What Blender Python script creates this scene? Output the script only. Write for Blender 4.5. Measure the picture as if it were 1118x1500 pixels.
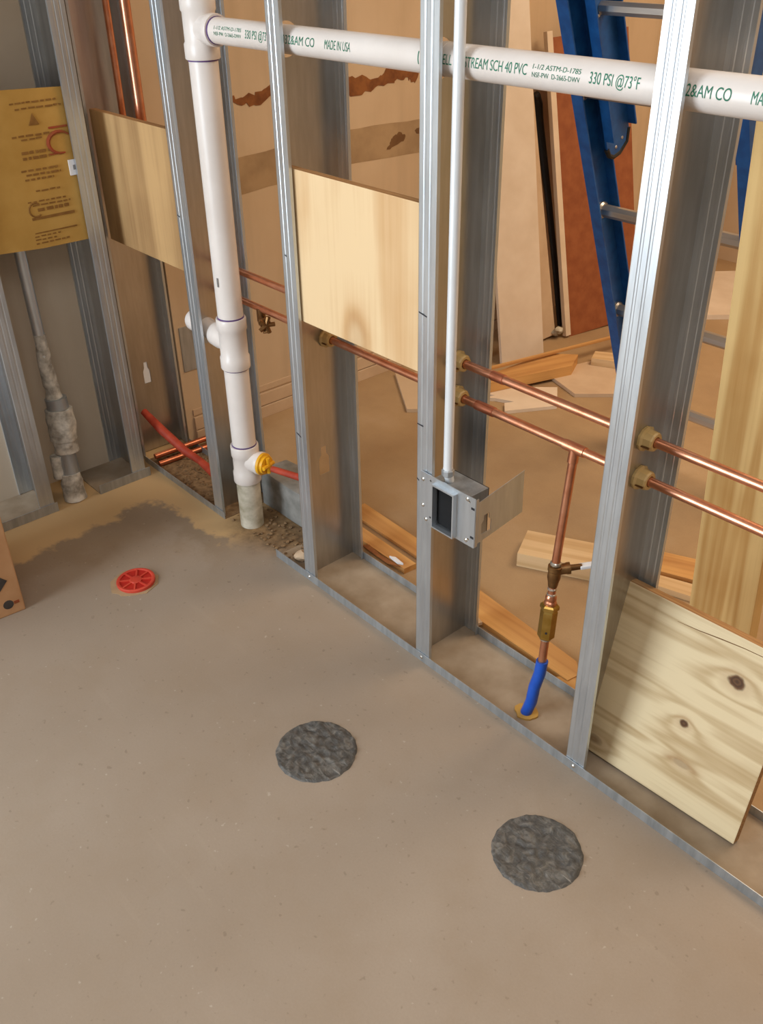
import bpy, bmesh, math, random
from mathutils import Vector, Matrix, noise as mnoise

for o in list(bpy.data.objects):
    bpy.data.objects.remove(o, do_unlink=True)
scn = bpy.context.scene
COL = scn.collection
random.seed(7)

# ------------------------------------------------------------------ camera
F_PX, YAW, PITCH, ROLL = 1370.92, math.radians(49.113), math.radians(32.639), math.radians(-0.993)
CAM = Vector((0.7144, -1.0710, 1.3726))
fw = Vector((-math.sin(YAW) * math.cos(PITCH), math.cos(YAW) * math.cos(PITCH), -math.sin(PITCH)))
rt0 = Vector((math.cos(YAW), math.sin(YAW), 0))
up0 = rt0.cross(fw)
rt = rt0 * math.cos(ROLL) + up0 * math.sin(ROLL)
up = -rt0 * math.sin(ROLL) + up0 * math.cos(ROLL)
cd = bpy.data.cameras.new('camera')
cd.sensor_fit = 'VERTICAL'
cd.sensor_height = 36.0
cd.lens = F_PX / 1500 * 36.0
cd.clip_start = 0.02
cam = bpy.data.objects.new('camera', cd)
COL.objects.link(cam)
cam.matrix_world = Matrix(((rt.x, up.x, -fw.x, CAM.x), (rt.y, up.y, -fw.y, CAM.y), (rt.z, up.z, -fw.z, CAM.z), (0, 0, 0, 1)))
scn.camera = cam

# ------------------------------------------------------------------ world, lights, exposure
wd = bpy.data.worlds.new('world')
scn.world = wd
wd.use_nodes = True
wd.node_tree.nodes['Background'].inputs[0].default_value = (0.80, 0.86, 0.95, 1)
wd.node_tree.nodes['Background'].inputs[1].default_value = 0.6


def area(name, loc, target, sx, sy, power, color, spread=180):
    l = bpy.data.lights.new(name, 'AREA')
    l.shape = 'RECTANGLE'
    l.size, l.size_y, l.energy, l.color = sx, sy, power, color
    l.spread = math.radians(spread)
    o = bpy.data.objects.new(name, l)
    COL.objects.link(o)
    o.location = loc
    o.rotation_euler = (Vector(target) - Vector(loc)).to_track_quat('-Z', 'Y').to_euler()
    return o


area('window_daylight', (-1.15, -2.85, 1.30), (-0.1, 0.0, 0.75), 1.5, 2.0, 80, (0.80, 0.91, 1.0))
area('front_room_fill', (0.9, -1.3, 2.66), (0.9, -1.3, 0), 1.6, 1.6, 19, (0.96, 0.97, 1.0))  # added fill for the stud webs and front floor, no known fixture
area('far_room_ceiling_lamp', (0.3, 1.7, 2.66), (0.2, 1.7, 0), 1.6, 1.4, 52, (1.0, 0.79, 0.56))
scn.view_settings.view_transform = 'Standard'
scn.view_settings.look = 'None'
scn.view_settings.gamma = 1.0
scn.view_settings.use_curve_mapping = False
scn.view_settings.exposure = 0.25


# ------------------------------------------------------------------ materials
def lin(h):
    h = h.lstrip('#')
    out = []
    for i in (0, 2, 4):
        c = int(h[i:i + 2], 16) / 255
        out.append(c / 12.92 if c <= 0.04045 else ((c + 0.055) / 1.055) ** 2.4)
    return (*out, 1)


class NT:
    def __init__(self, name):
        self.m = bpy.data.materials.new(name)
        self.m.use_nodes = True
        self.t = self.m.node_tree
        self.b = self.t.nodes['Principled BSDF']
        self.tc = self.t.nodes.new('ShaderNodeTexCoord')

    def n(self, kind, **kw):
        nd = self.t.nodes.new('ShaderNode' + kind)
        for k, v in kw.items():
            setattr(nd, k, v)
        return nd

    def l(self, a, b):
        self.t.links.new(a, b)

    def coords(self, scale=(1, 1, 1), rot=(0, 0, 0), loc=(0, 0, 0)):
        mp = self.n('Mapping')
        mp.inputs['Scale'].default_value = scale
        mp.inputs['Rotation'].default_value = rot
        mp.inputs['Location'].default_value = loc
        self.l(self.tc.outputs['Object'], mp.inputs['Vector'])
        return mp.outputs['Vector']

    def noise(self, vec, scale, detail=4, rough=0.55, dist=0.0):
        nd = self.n('TexNoise')
        nd.inputs['Scale'].default_value = scale
        nd.inputs['Detail'].default_value = detail
        nd.inputs['Roughness'].default_value = rough
        nd.inputs['Distortion'].default_value = dist
        self.l(vec, nd.inputs['Vector'])
        return nd.outputs['Fac']

    def ramp(self, fac, stops):
        r = self.n('ValToRGB')
        e = r.color_ramp.elements
        while len(e) < len(stops):
            e.new(0.5)
        for el, (p, c) in zip(e, stops):
            el.position = p
            el.color = c if len(c) == 4 else (*c, 1)
        self.l(fac, r.inputs['Fac'])
        return r.outputs['Color']

    def math(self, op, a, b=None, clamp=False):
        nd = self.n('Math', operation=op, use_clamp=clamp)
        for i, v in enumerate((a, b)):
            if v is None:
                continue
            if isinstance(v, (int, float)):
                nd.inputs[i].default_value = v
            else:
                self.l(v, nd.inputs[i])
        return nd.outputs[0]

    def smooth(self, v, lo, hi):
        nd = self.n('MapRange', interpolation_type='SMOOTHSTEP')
        nd.inputs['From Min'].default_value = lo
        nd.inputs['From Max'].default_value = hi
        self.l(v, nd.inputs['Value'])
        return nd.outputs['Result']

    def mix(self, fac, a, b, blend='MIX'):
        nd = self.n('Mix', data_type='RGBA', blend_type=blend)
        if isinstance(fac, (int, float)):
            nd.inputs[0].default_value = fac
        else:
            self.l(fac, nd.inputs[0])
        for i, v in ((6, a), (7, b)):
            if isinstance(v, tuple):
                nd.inputs[i].default_value = v
            else:
                self.l(v, nd.inputs[i])
        return nd.outputs[2]

    def bump(self, h, strength=0.2, dist=0.002):
        nd = self.n('Bump')
        nd.inputs['Strength'].default_value = strength
        nd.inputs['Distance'].default_value = dist
        self.l(h, nd.inputs['Height'])
        self.l(nd.outputs['Normal'], self.b.inputs['Normal'])

    def sep(self):
        s = self.n('SeparateXYZ')
        self.l(self.tc.outputs['Object'], s.inputs[0])
        return s.outputs

    def done(self, col=None, rough=0.6, metal=0.0, spec=None):
        if col is not None:
            if isinstance(col, tuple):
                self.b.inputs['Base Color'].default_value = col
            else:
                self.l(col, self.b.inputs['Base Color'])
        if isinstance(rough, (int, float)):
            self.b.inputs['Roughness'].default_value = rough
        else:
            self.l(rough, self.b.inputs['Roughness'])
        self.b.inputs['Metallic'].default_value = metal
        if spec is not None:
            self.b.inputs['Specular IOR Level'].default_value = spec
        return self.m


def plain(name, c1, c2=None, rough=0.6, metal=0.0, scale=18, bump=0.0, stretch=(1, 1, 1), lo=0.35, hi=0.65):
    t = NT(name)
    v = t.coords(stretch)
    f = t.noise(v, scale, 5)
    col = t.ramp(f, [(lo, lin(c1)), (hi, lin(c2 or c1))])
    if bump:
        t.bump(f, bump, 0.002)
    return t.done(col, rough, metal)


def wood(name, light, dark, along='x', freq=9.0, bands=7.0, knots=(), core_k=1.0, fine=0.35, rough=0.7, warp=0.5, contrast=0.75):
    """rotary / flat-sawn grain along one local axis; knots = (x, y, rx, ry) on the board's face"""
    t = NT(name)
    st = {'x': (0.55, freq, freq), 'y': (freq, 0.55, freq)}[along]
    v = t.coords(st)
    f = t.noise(v, 1.0, 2, 0.45, warp)
    for (kx, ky, rx, ry, ks) in knots:
        d = t.n('VectorMath', operation='DISTANCE')
        mp = t.coords((1 / rx, 1 / ry, 0), loc=(-kx / rx, -ky / ry, 0))
        t.l(mp, d.inputs[0])
        d.inputs[1].default_value = (0, 0, 0)
        g = t.math('MULTIPLY', t.math('EXPONENT', t.math('MULTIPLY', d.outputs['Value'], -0.55)), 0.35)
        f = t.math('ADD', f, g)
    s = t.math('SINE', t.math('MULTIPLY', f, bands * 6.283))
    s = t.math('POWER', t.math('ADD', t.math('MULTIPLY', s, 0.5), 0.5), 2.2)
    fst = {'x': (3, 120, 120), 'y': (120, 3, 120)}[along]
    fg = t.noise(t.coords(fst), 1.0, 3, 0.6)
    big = t.noise(t.coords((1, 1, 1)), 5.0, 3)
    k = t.math('MULTIPLY', s, contrast)
    k = t.math('ADD', k, t.math('MULTIPLY', t.math('SUBTRACT', fg, 0.5), fine * 2))
    k = t.math('ADD', k, t.math('MULTIPLY', t.math('SUBTRACT', big, 0.5), 0.7), clamp=True)
    col = t.mix(k, lin(light), lin(dark))
    for (kx, ky, rx, ry, ks) in knots:
        d = t.n('VectorMath', operation='LENGTH')
        wob = t.noise(t.coords((1, 1, 1)), 60, 2)
        mp = t.coords((1 / rx, 1 / ry, 0), loc=(-kx / rx, -ky / ry, 0))
        t.l(mp, d.inputs[0])
        dd = t.math('ADD', d.outputs['Value'], t.math('MULTIPLY', wob, 0.7))
        halo = t.smooth(dd, 2.6, 1.2)
        core = t.smooth(dd, 1.35, 0.95)
        ring = t.math('ADD', t.math('MULTIPLY', t.math('SINE', t.math('MULTIPLY', dd, 14.0)), 0.25), 0.55)
        kc = t.mix(ring, lin('#3a2413'), lin('#6e4a2c'))
        col = t.mix(t.math('MULTIPLY', halo, 0.28), col, lin('#9a6a3c'))
        col = t.mix(t.math('MULTIPLY', core, core_k * ks), col, kc)
    t.bump(t.math('ADD', s, fg), 0.08, 0.001)
    return t.done(col, rough)


def make_floor_mat():
    t = NT('concrete_slab')
    v = t.coords()
    big = t.noise(v, 1.1, 5, 0.6)
    med = t.noise(v, 6.0, 6, 0.62)
    fin = t.noise(v, 240.0, 3, 0.7)
    scr = t.noise(t.coords((2.0, 26, 1), rot=(0, 0, 0.7)), 1.0, 4, 0.6)
    col = t.ramp(big, [(0.30, lin('#988775')), (0.50, lin('#a0907f')), (0.72, lin('#a99a8a'))])
    col = t.mix(t.math('MULTIPLY', t.smooth(med, 0.42, 0.72), 0.35), col, lin('#98856f'))
    col = t.mix(t.math('MULTIPLY', t.smooth(scr, 0.60, 0.8), 0.18), col, lin('#b9aa96'))
    col = t.mix(t.math('MULTIPLY', fin, 0.30), col, lin('#7d6c5a'))
    spk = t.noise(v, 70.0, 2, 0.5)
    col = t.mix(t.math('MULTIPLY', t.smooth(spk, 0.66, 0.74), 0.35), col, lin('#6f5f4e'))
    col = t.mix(t.math('MULTIPLY', t.smooth(spk, 0.30, 0.24), 0.4), col, lin('#c4b8a8'))
    # ochre bare strip along the corner tracks, with a ragged edge
    x, y, z = t.sep()
    wob = t.math('MULTIPLY', t.math('SUBTRACT', t.noise(v, 5.0, 5, 0.65), 0.5), 0.34)
    dl = t.math('ADD', x, wob)
    band_l = t.math('MULTIPLY', t.smooth(dl, -1.345, -1.385), t.smooth(y, 0.03, 0.0))
    dr = t.math('ADD', y, wob)
    band_b = t.math('MULTIPLY', t.smooth(dr, -0.095, -0.065), t.math('MULTIPLY', t.smooth(x, -1.0, -1.12), t.smooth(y, 0.16, 0.14)))
    band = t.math('MAXIMUM', band_l, band_b)
    edge = t.math('MAXIMUM',
                  t.math('MULTIPLY', t.math('MULTIPLY', t.smooth(dl, -1.20, -1.31), t.smooth(dr, 0.05, 0.0)), 0.45),
                  t.math('MULTIPLY', t.math('MULTIPLY', t.smooth(dr, -0.19, -0.12), t.smooth(x, -0.9, -1.1)), 0.45))
    col = t.mix(edge, col, lin('#80694c'))
    col = t.mix(t.math('MULTIPLY', band, 0.85), col, lin('#c4a273'))
    # sawdust and dirt in the far room
    far = t.smooth(t.math('ADD', y, t.math('MULTIPLY', wob, 0.25)), 0.05, 0.17)
    dust = t.ramp(t.noise(v, 3.2, 6, 0.6), [(0.3, lin('#a58560')), (0.55, lin('#b8986f')), (0.75, lin('#c3a581'))])
    dust = t.mix(t.math('MULTIPLY', fin, 0.3), dust, lin('#6f5232'))
    col = t.mix(t.math('MULTIPLY', far, 0.85), col, dust)
    dp = t.n('VectorMath', operation='DISTANCE')
    t.l(t.coords((1.0, 1.6, 1.0)), dp.inputs[0])
    dp.inputs[1].default_value = (-1.02, 0.14, 0.0)
    dirt = t.smooth(t.math('ADD', dp.outputs['Value'], t.math('MULTIPLY', wob, 0.5)), 0.24, 0.08)
    dcol = t.ramp(t.noise(v, 40, 5, 0.7), [(0.35, lin('#5f4931')), (0.65, lin('#8f7350'))])
    col = t.mix(t.math('MULTIPLY', dirt, 0.9), col, dcol)
    # small dark spot behind the blue sleeve
    d = t.n('VectorMath', operation='DISTANCE')
    t.l(t.tc.outputs['Object'], d.inputs[0])
    d.inputs[1].default_value = (-0.205, 0.108, 0.0)
    spot = t.smooth(t.math('ADD', d.outputs['Value'], t.math('MULTIPLY', wob, 0.12)), 0.05, 0.02)
    col = t.mix(t.math('MULTIPLY', spot, 0.7), col, lin('#4a3a2a'))
    t.bump(t.math('ADD', t.math('MULTIPLY', med, 0.6), t.math('MULTIPLY', fin, 0.4)), 0.25, 0.0015)
    return t.done(col, 0.78, spec=0.25)


def make_galv(name, c1='#c3cad1', c2='#d2d9df', rough=0.34, metal=0.82):
    t = NT(name)
    v = t.coords((1, 1, 0.12))
    f = t.noise(v, 60, 4, 0.6)
    g = t.noise(t.coords(), 9, 3)
    col = t.ramp(f, [(0.35, lin(c1)), (0.65, lin(c2))])
    col = t.mix(t.math('MULTIPLY', t.smooth(g, 0.5, 0.75), 0.15), col, lin('#a5a29c'))
    r = t.math('ADD', t.math('MULTIPLY', f, 0.10), rough - 0.05)
    return t.done(col, r, metal)


def make_drywall(name, c1, c2):
    t = NT(name)
    v = t.coords()
    a = t.noise(v, 2.0, 5, 0.6)
    b = t.noise(t.coords((1, 9, 0.8)), 1.5, 4)
    fine = t.noise(v, 300, 2)
    col = t.ramp(a, [(0.3, lin(c1)), (0.7, lin(c2))])
    col = t.mix(t.math('MULTIPLY', t.smooth(b, 0.45, 0.8), 0.3), col, lin('#a58f74'))
    t.bump(fine, 0.08, 0.0008)
    return t.done(col, 0.85, spec=0.2)


M = {
    'floor': make_floor_mat(),
    'galv': make_galv('galvanised_steel'),
    'galv_web': make_galv('galvanised_stud_web', '#b9b6b1', '#c6c3bf', 0.31, 0.93),  # same stud steel, darker and warmer to carry its brownish reflections
    'conduit': make_galv('bright_conduit_steel', '#e6e9ec', '#f0f3f5', 0.32, 0.2),
    'galv_dull': make_galv('weathered_galvanised_steel', '#a4a9ad', '#bcc1c5', 0.45, 0.75),
    'track_dust': plain('dusty_track_web', '#8d7a63', '#a3917b', 0.8, 0.0, 12, 0.15),
    'drywall': make_drywall('drywall_paper', '#c6b59f', '#d2c3ae'),
    'drywall_far': make_drywall('far_drywall_paper', '#c5a988', '#d3ba9b'),
    'ceiling': plain('ceiling_board', '#b7ab9a', '#c4b9a9', 0.9),
    'shell': plain('unpainted_room_board', '#aaa59c', '#b9b4ac', 0.9),
    'torn': plain('torn_kraft_paper', '#6f3e1c', '#915a2c', 0.9, 0, 30, 0.2),
    'band': plain('dirty_joint_band', '#9d8160', '#b0936f', 0.9, 0, 14),
    'base': plain('raw_base_board', '#c4a788', '#d0b596', 0.85, 0, 10),
    'gap': plain('dark_glue_line', '#6b4a2a', '#7d5a36', 0.9, 0, 20),
    'pvc': plain('white_pvc', '#ddd3cb', '#e6ddd6', 0.32, 0, 8),
    'pvc_old': plain('dirty_old_pvc', '#9c937c', '#d4ccba', 0.6, 0, 22, 0.1),
    'ink': plain('green_print_ink', '#1d6b50', '#2a7a5e', 0.6),
    'ink_grey': plain('grey_print_ink', '#7d7a78', '#8b8886', 0.6),
    'purple': plain('purple_primer', '#4b3566', '#6a4a86', 0.5),
    'yellow': plain('yellow_plastic', '#e0a012', '#edb322', 0.4),
    'copper': plain('copper_tube', '#d08a68', '#e0a282', 0.30, 0.92, 30),
    'copper_old': plain('dull_copper_tube', '#b5684a', '#c87e5e', 0.35, 0.85, 25),
    'solder': plain('solder_ring', '#c9c4bb', '#dedad2', 0.25, 0.9),
    'brass': plain('brass', '#a9863c', '#c2a058', 0.32, 0.9, 30),
    'brass_dark': plain('tarnished_brass', '#6b4a2c', '#8f6a40', 0.4, 0.8, 40),
    'blue_pl': plain('blue_plastic_sleeve', '#1649a8', '#1c58c0', 0.38),
    'tan_pl': plain('tan_plastic_bushing', '#b9975a', '#cdb078', 0.45),
    'red': plain('red_paint', '#96301c', '#b8452c', 0.6, 0, 30, 0.1),
    'red_pl': plain('red_plastic', '#c23a2a', '#d04a36', 0.5),
    'red_dk': plain('deep_red_plastic', '#a81c14', '#b8261a', 0.5),
    'dark': plain('box_interior_shade', '#070708', '#111113', 0.9),  # near-black colour stands in for shade inside the electrical box
    'black': plain('black_steel', '#141312', '#242120', 0.5, 0.2),
    'lad_blue': plain('blue_fibreglass', '#114a88', '#1a5a9e', 0.42, 0, 40),
    'alu': plain('aluminium_rung', '#b3ada6', '#c6c0b9', 0.35, 0.85, 40, 0.05, (0.1, 1, 1)),
    'carton': plain('brown_carton', '#b4855a', '#c2946a', 0.85, 0, 12),
    'carton_ink': plain('carton_print', '#3b342f', '#4a423b', 0.85),
    'card': plain('yellow_kraft_card', '#b1863c', '#c2984e', 0.85, 0, 7, 0.05),
    'card_ink': plain('brown_card_print', '#7d5420', '#8e642c', 0.9, 0, 60),
    'card_red': plain('red_card_print', '#9c3f22', '#8a4a22', 0.9, 0, 60),
    'label': plain('white_paper_label', '#dcdcde', '#e8e8ea', 0.7),
    'plaster': plain('crusted_plaster', '#8f887d', '#d6cfc2', 0.85, 0, 38, 0.5),
    'concrete': plain('grey_concrete', '#77756f', '#93908a', 0.9, 0, 25, 0.3),
    'dirt': plain('brown_rubble', '#6b5237', '#8d7150', 0.95, 0, 60, 0.4),
    'film': None,
    'mark': plain('black_marker', '#1c1c22', '#26262c', 0.6),
    'white_scrap': plain('white_faced_board', '#d8c2a8', '#e2ceb6', 0.8, 0, 9),
    'brown_board': plain('brown_hardboard', '#8a4a26', '#9c5a32', 0.7, 0, 20),
    'ply_mid': wood('pine_plywood_upright_grain', '#e6c79a', '#c4925a', 'y', 4.0, 3.6, contrast=0.6, fine=0.25, core_k=0.0, knots=((0.012, -0.140, 0.020, 0.035, 0.0),)),
    'ply_left': wood('weathered_plywood', '#c49d6a', '#8a653c', 'y', 6.0, 2.6, contrast=0.6, fine=0.25),
    'ply_edge': plain('plywood_edge', '#8c6238', '#b48a58', 0.8, 0, 40, 0, (0.2, 8, 8)),
    'board_r': wood('knotty_pine_board', '#dfcaa2', '#ab8a5a', 'x', 15.0, 5.0, contrast=0.55, fine=0.35, warp=0.25,
                    knots=((0.076, 0.106, 0.0190, 0.0150, 1.0), (0.014, -0.019, 0.0115, 0.0100, 1.0), (-0.140, -0.155, 0.020, 0.012, 0.35), (0.031, -0.097, 0.022, 0.009, 0.3))),
    'knot_stain': plain('brown_knot_stain', '#8f6b45', '#b08c62', 0.8, 0, 90),
    'post': wood('yellow_pine_stud', '#d9b678', '#ab7a38', 'x', 9.0, 4.0, contrast=0.75, fine=0.3, warp=0.9),
    'scrap': wood('pine_offcut', '#cf9c5c', '#a8703a', 'x', 14.0, 3.0, contrast=0.6),
    'scrap_pale': wood('pale_pine_offcut', '#d9b98c', '#b8905e', 'x', 16.0, 3.0, contrast=0.6),
}


def make_film():
    t = NT('dark_plastic_film')
    v = t.coords()
    f = t.noise(v, 55, 7, 0.7, 0.8)
    g = t.noise(t.coords((20, 120, 20), rot=(0, 0, 0.3)), 1.0, 4, 0.6, 0.5)
    col = t.ramp(f, [(0.32, lin('#343230')), (0.5, lin('#55524e')), (0.68, lin('#7a756d'))])
    col = t.mix(t.math('MULTIPLY', t.smooth(g, 0.62, 0.78), 0.7), col, lin('#b5afa5'))
    t.bump(t.math('ADD', f, g), 0.7, 0.004)
    return t.done(col, 0.5)


M['film'] = make_film()


# ------------------------------------------------------------------ object helpers
ORG = {}


def link(o):
    COL.objects.link(o)
    return o


def tag(o, label=None, cat=None, group=None, kind=None):
    if label:
        o['label'] = label
    if cat:
        o['category'] = cat
    if group:
        o['group'] = group
    if kind:
        o['kind'] = kind
    return o


def thing(name, loc, label, cat, group=None, kind=None):
    o = link(bpy.data.objects.new(name, None))
    o.empty_display_size = 0.05
    o.location = loc
    ORG[o.name] = Vector(loc)
    return tag(o, label, cat, group, kind)


def obj(name, bm, mat, parent=None, smooth=False, label=None, angle=35):
    """geometry in world coordinates -> mesh object; origin at its base or under its parent"""
    bm.normal_update()
    bmesh.ops.recalc_face_normals(bm, faces=bm.faces[:])
    me = bpy.data.meshes.new(name)
    bm.to_mesh(me)
    bm.free()
    mats = mat if isinstance(mat, (list, tuple)) else [mat]
    for m in mats:
        me.materials.append(M[m])
    o = link(bpy.data.objects.new(name, me))
    vs = [v.co for v in me.vertices]
    lo = Vector([min(v[i] for v in vs) for i in range(3)])
    hi = Vector([max(v[i] for v in vs) for i in range(3)])
    if parent is None:
        org = Vector(((lo.x + hi.x) / 2, (lo.y + hi.y) / 2, lo.z))
        o.location = org
        ORG[o.name] = org
    else:
        org = ORG[parent.name]
        o.parent = parent
        ORG[o.name] = org
        # children keep the parent's origin in space; give parts of parts a zero offset
    me.transform(Matrix.Translation(-org))
    if parent is not None:
        o.location = (0, 0, 0)
    if smooth:
        me.shade_smooth()
        try:
            me.set_sharp_from_angle(angle=math.radians(angle))
        except Exception:
            pass
    if label:
        o['label'] = label
    return o


def BM():
    return bmesh.new()


def box(bm, lo, hi, bevel=0.0, mat=None, mi=0):
    lo, hi = Vector(lo), Vector(hi)
    c, s = (lo + hi) / 2, hi - lo
    r = bmesh.ops.create_cube(bm, size=1.0)
    vs = r['verts']
    for v in vs:
        v.co = Vector((v.co.x * s.x, v.co.y * s.y, v.co.z * s.z))
    fs = set(f for v in vs for f in v.link_faces)
    if bevel:
        es = list(set(e for v in vs for e in v.link_edges))
        rr = bmesh.ops.bevel(bm, geom=es, offset=bevel, segments=2, affect='EDGES', profile=0.6)
        vs = list(set(v for f in rr['faces'] for v in f.verts) | set(v for v in vs if v.is_valid))
        fs = set(f for v in vs for f in v.link_faces)
    for f in fs:
        f.material_index = mi
    mw = Matrix.Translation(c)
    if mat is not None:
        mw = mat @ mw
    for v in vs:
        v.co = mw @ v.co
    return bm


def frame_for(d):
    d = d.normalized()
    a = Vector((0, 0, 1)) if abs(d.z) < 0.9 else Vector((1, 0, 0))
    u = a.cross(d).normalized()
    return u, d.cross(u).normalized()


def tube(bm, pts, r, seg=16, caps=True, mi=0):
    """round tube along a polyline; r is a number or one per point"""
    pts = [Vector(p) for p in pts]
    rs = r if isinstance(r, (list, tuple)) else [r] * len(pts)
    rings = []
    u0 = None
    for i, p in enumerate(pts):
        if i == 0:
            d = pts[1] - p
        elif i == len(pts) - 1:
            d = p - pts[-2]
        else:
            d = (pts[i + 1] - p).normalized() + (p - pts[i - 1]).normalized()
        if d.length < 1e-9:
            d = pts[min(i + 1, len(pts) - 1)] - pts[max(i - 1, 0)]
        d.normalize()
        if u0 is None:
            u, w = frame_for(d)
        else:
            u = (u0 - d * u0.dot(d)).normalized()
            w = d.cross(u)
        u0 = u
        rings.append([bm.verts.new(p + (u * math.cos(a) + w * math.sin(a)) * rs[i]) for a in [2 * math.pi * k / seg for k in range(seg)]])
    for a, b in zip(rings, rings[1:]):
        for k in range(seg):
            f = bm.faces.new((a[k], a[(k + 1) % seg], b[(k + 1) % seg], b[k]))
            f.material_index = mi
    if caps:
        bm.faces.new(rings[0][::-1]).material_index = mi
        bm.faces.new(rings[-1]).material_index = mi
    return bm


def lathe(bm, base, axis, prof, seg=20, closed=False, mi=0, spin=0.0):
    """prof: (distance along axis, radius); same start distance twice makes a step"""
    base, axis = Vector(base), Vector(axis).normalized()
    u, w = frame_for(axis)
    rings = []
    for t, r in prof:
        rings.append([bm.verts.new(base + axis * t + (u * math.cos(a) + w * math.sin(a)) * max(r, 1e-5)) for a in [spin + 2 * math.pi * k / seg for k in range(seg)]])
    pairs = list(zip(rings, rings[1:]))
    if closed:
        pairs.append((rings[-1], rings[0]))
    for a, b in pairs:
        for k in range(seg):
            bm.faces.new((a[k], a[(k + 1) % seg], b[(k + 1) % seg], b[k])).material_index = mi
    if not closed:
        bm.faces.new(rings[0][::-1]).material_index = mi
        bm.faces.new(rings[-1]).material_index = mi
    return bm


def prism(bm, poly, z0, z1, mat=None):
    """polygon in xy extruded z0..z1"""
    a = [bm.verts.new((x, y, z0)) for x, y in poly]
    b = [bm.verts.new((x, y, z1)) for x, y in poly]
    n = len(poly)
    bm.faces.new(a[::-1])
    bm.faces.new(b)
    for i in range(n):
        bm.faces.new((a[i], a[(i + 1) % n], b[(i + 1) % n], b[i]))
    if mat is not None:
        for v in a + b:
            v.co = mat @ v.co
    return bm


def sheet(bm, prof, t, z0, z1, place):
    """open (u,v) polyline given a thickness t (to its left) and run from z0 to z1"""
    n = len(prof)
    P = [Vector(p) for p in prof]
    off = []
    for i in range(n):
        d1 = (P[i] - P[i - 1]).normalized() if i else (P[1] - P[0]).normalized()
        d2 = (P[i + 1] - P[i]).normalized() if i < n - 1 else d1
        m = Vector((-(d1.y + d2.y), d1.x + d2.x))
        m.normalize()
        c = max(0.35, Vector((-d1.y, d1.x)).dot(m))
        off.append(P[i] + m * (t / c))
    loop = P + off[::-1]
    lo = [bm.verts.new(place(p.x, p.y, z0)) for p in loop]
    hi = [bm.verts.new(place(p.x, p.y, z1)) for p in loop]
    k = len(loop)
    for i in range(k):
        bm.faces.new((lo[i], lo[(i + 1) % k], hi[(i + 1) % k], hi[i]))
    for i in range(n - 1):
        j = 2 * n - 2 - i
        bm.faces.new((lo[i], lo[i + 1], lo[j], lo[j + 1]))
        bm.faces.new((hi[i], hi[i + 1], hi[j], hi[j + 1]))
    return bm


def holed_plate(bm, rect, holes, t, place):
    """plate in the (v,z) plane with polygon holes, thickness t along u"""
    def loop(pts):
        vs = [bm.verts.new((p[0], p[1], 0)) for p in pts]
        return [bm.edges.new((vs[i], vs[(i + 1) % len(vs)])) for i in range(len(vs))]
    v0, v1, z0, z1 = rect
    es = loop([(v0, z0), (v1, z0), (v1, z1), (v0, z1)])
    for h in holes:
        es += loop(h)
    r = bmesh.ops.triangle_fill(bm, edges=es, use_beauty=True, use_dissolve=False)
    faces = [f for f in r['geom'] if isinstance(f, bmesh.types.BMFace)]
    ex = bmesh.ops.extrude_face_region(bm, geom=faces)
    top = [v for v in ex['geom'] if isinstance(v, bmesh.types.BMVert)]
    for v in top:
        v.co.z = t
    for v in bm.verts:
        v.co = place(v.co.z, v.co.x, v.co.y)
    return bm


def circle(c, r, n=20):
    return [(c[0] + r * math.cos(2 * math.pi * k / n), c[1] + r * math.sin(2 * math.pi * k / n)) for k in range(n)]


def keyhole(c, w, h, n=10):
    """round-shouldered slot with a narrower neck on top"""
    x, z = c
    return [(x - w, z - h), (x + w, z - h), (x + w, z + 0.15 * h), (x + 0.55 * w, z + 0.45 * h), (x + 0.5 * w, z + h), (x - 0.5 * w, z + h), (x - 0.55 * w, z + 0.45 * h), (x - w, z + 0.15 * h)]


def poly_plate_(bm, poly, t, place):
    a = [bm.verts.new(place(0, p[0], p[1])) for p in poly]
    b = [bm.verts.new(place(t, p[0], p[1])) for p in poly]
    bm.faces.new(a); bm.faces.new(b[::-1])
    for i in range(len(a)):
        bm.faces.new((a[i], a[(i + 1) % len(a)], b[(i + 1) % len(b)], b[i]))


# ------------------------------------------------------------------ the setting
FX, FARX, SD = -1.667, -1.600, 0.152      # front-room board, far-room board, stud depth
bm = BM(); box(bm, (-2.2, -3.4, -0.12), (3.0, 3.2, 0.0)); tag(obj('floor', bm, 'floor'), 'worn grey concrete slab, brown with sawdust beyond the studs', kind='structure')
fl = bpy.data.objects['floor']
fl.data.transform(Matrix.Translation(fl.location)); fl.location = (0, 0, 0)
bm = BM(); box(bm, (FX - 0.1, -3.1, 0.0), (FX, 0.153, 2.7)); tag(obj('wall_left', bm, 'drywall'), 'beige drywall behind the corner studs', kind='structure')
wfar = None
bm = BM(); box(bm, (FARX - 0.1, 0.156, 0.0), (FARX, 2.92, 2.7)); wfar = tag(obj('wall_far_left', bm, 'drywall_far'), 'tan unpainted drywall with torn paper in the far room', kind='structure')
bm = BM(); box(bm, (FARX - 0.1, 2.92, 0.0), (3.0, 3.02, 2.7)); wback = tag(obj('wall_back', bm, 'drywall_far'), 'cracked tan drywall at the back of the far room', kind='structure')
bm = BM(); box(bm, (2.6, -3.1, 0.0), (2.7, 2.92, 2.7)); tag(obj('wall_right', bm, 'shell'), 'plain unpainted board wall beyond the camera', kind='structure')
bm = BM()
box(bm, (FX - 0.1, -3.2, 0.0), (2.7, -3.1, 0.2))
box(bm, (FX - 0.1, -3.2, 2.55), (2.7, -3.1, 2.7))
box(bm, (0.4, -3.2, 0.2), (2.7, -3.1, 2.55))
tag(obj('wall_front', bm, 'shell'), 'board wall with a wide window opening behind the camera', kind='structure')
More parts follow.
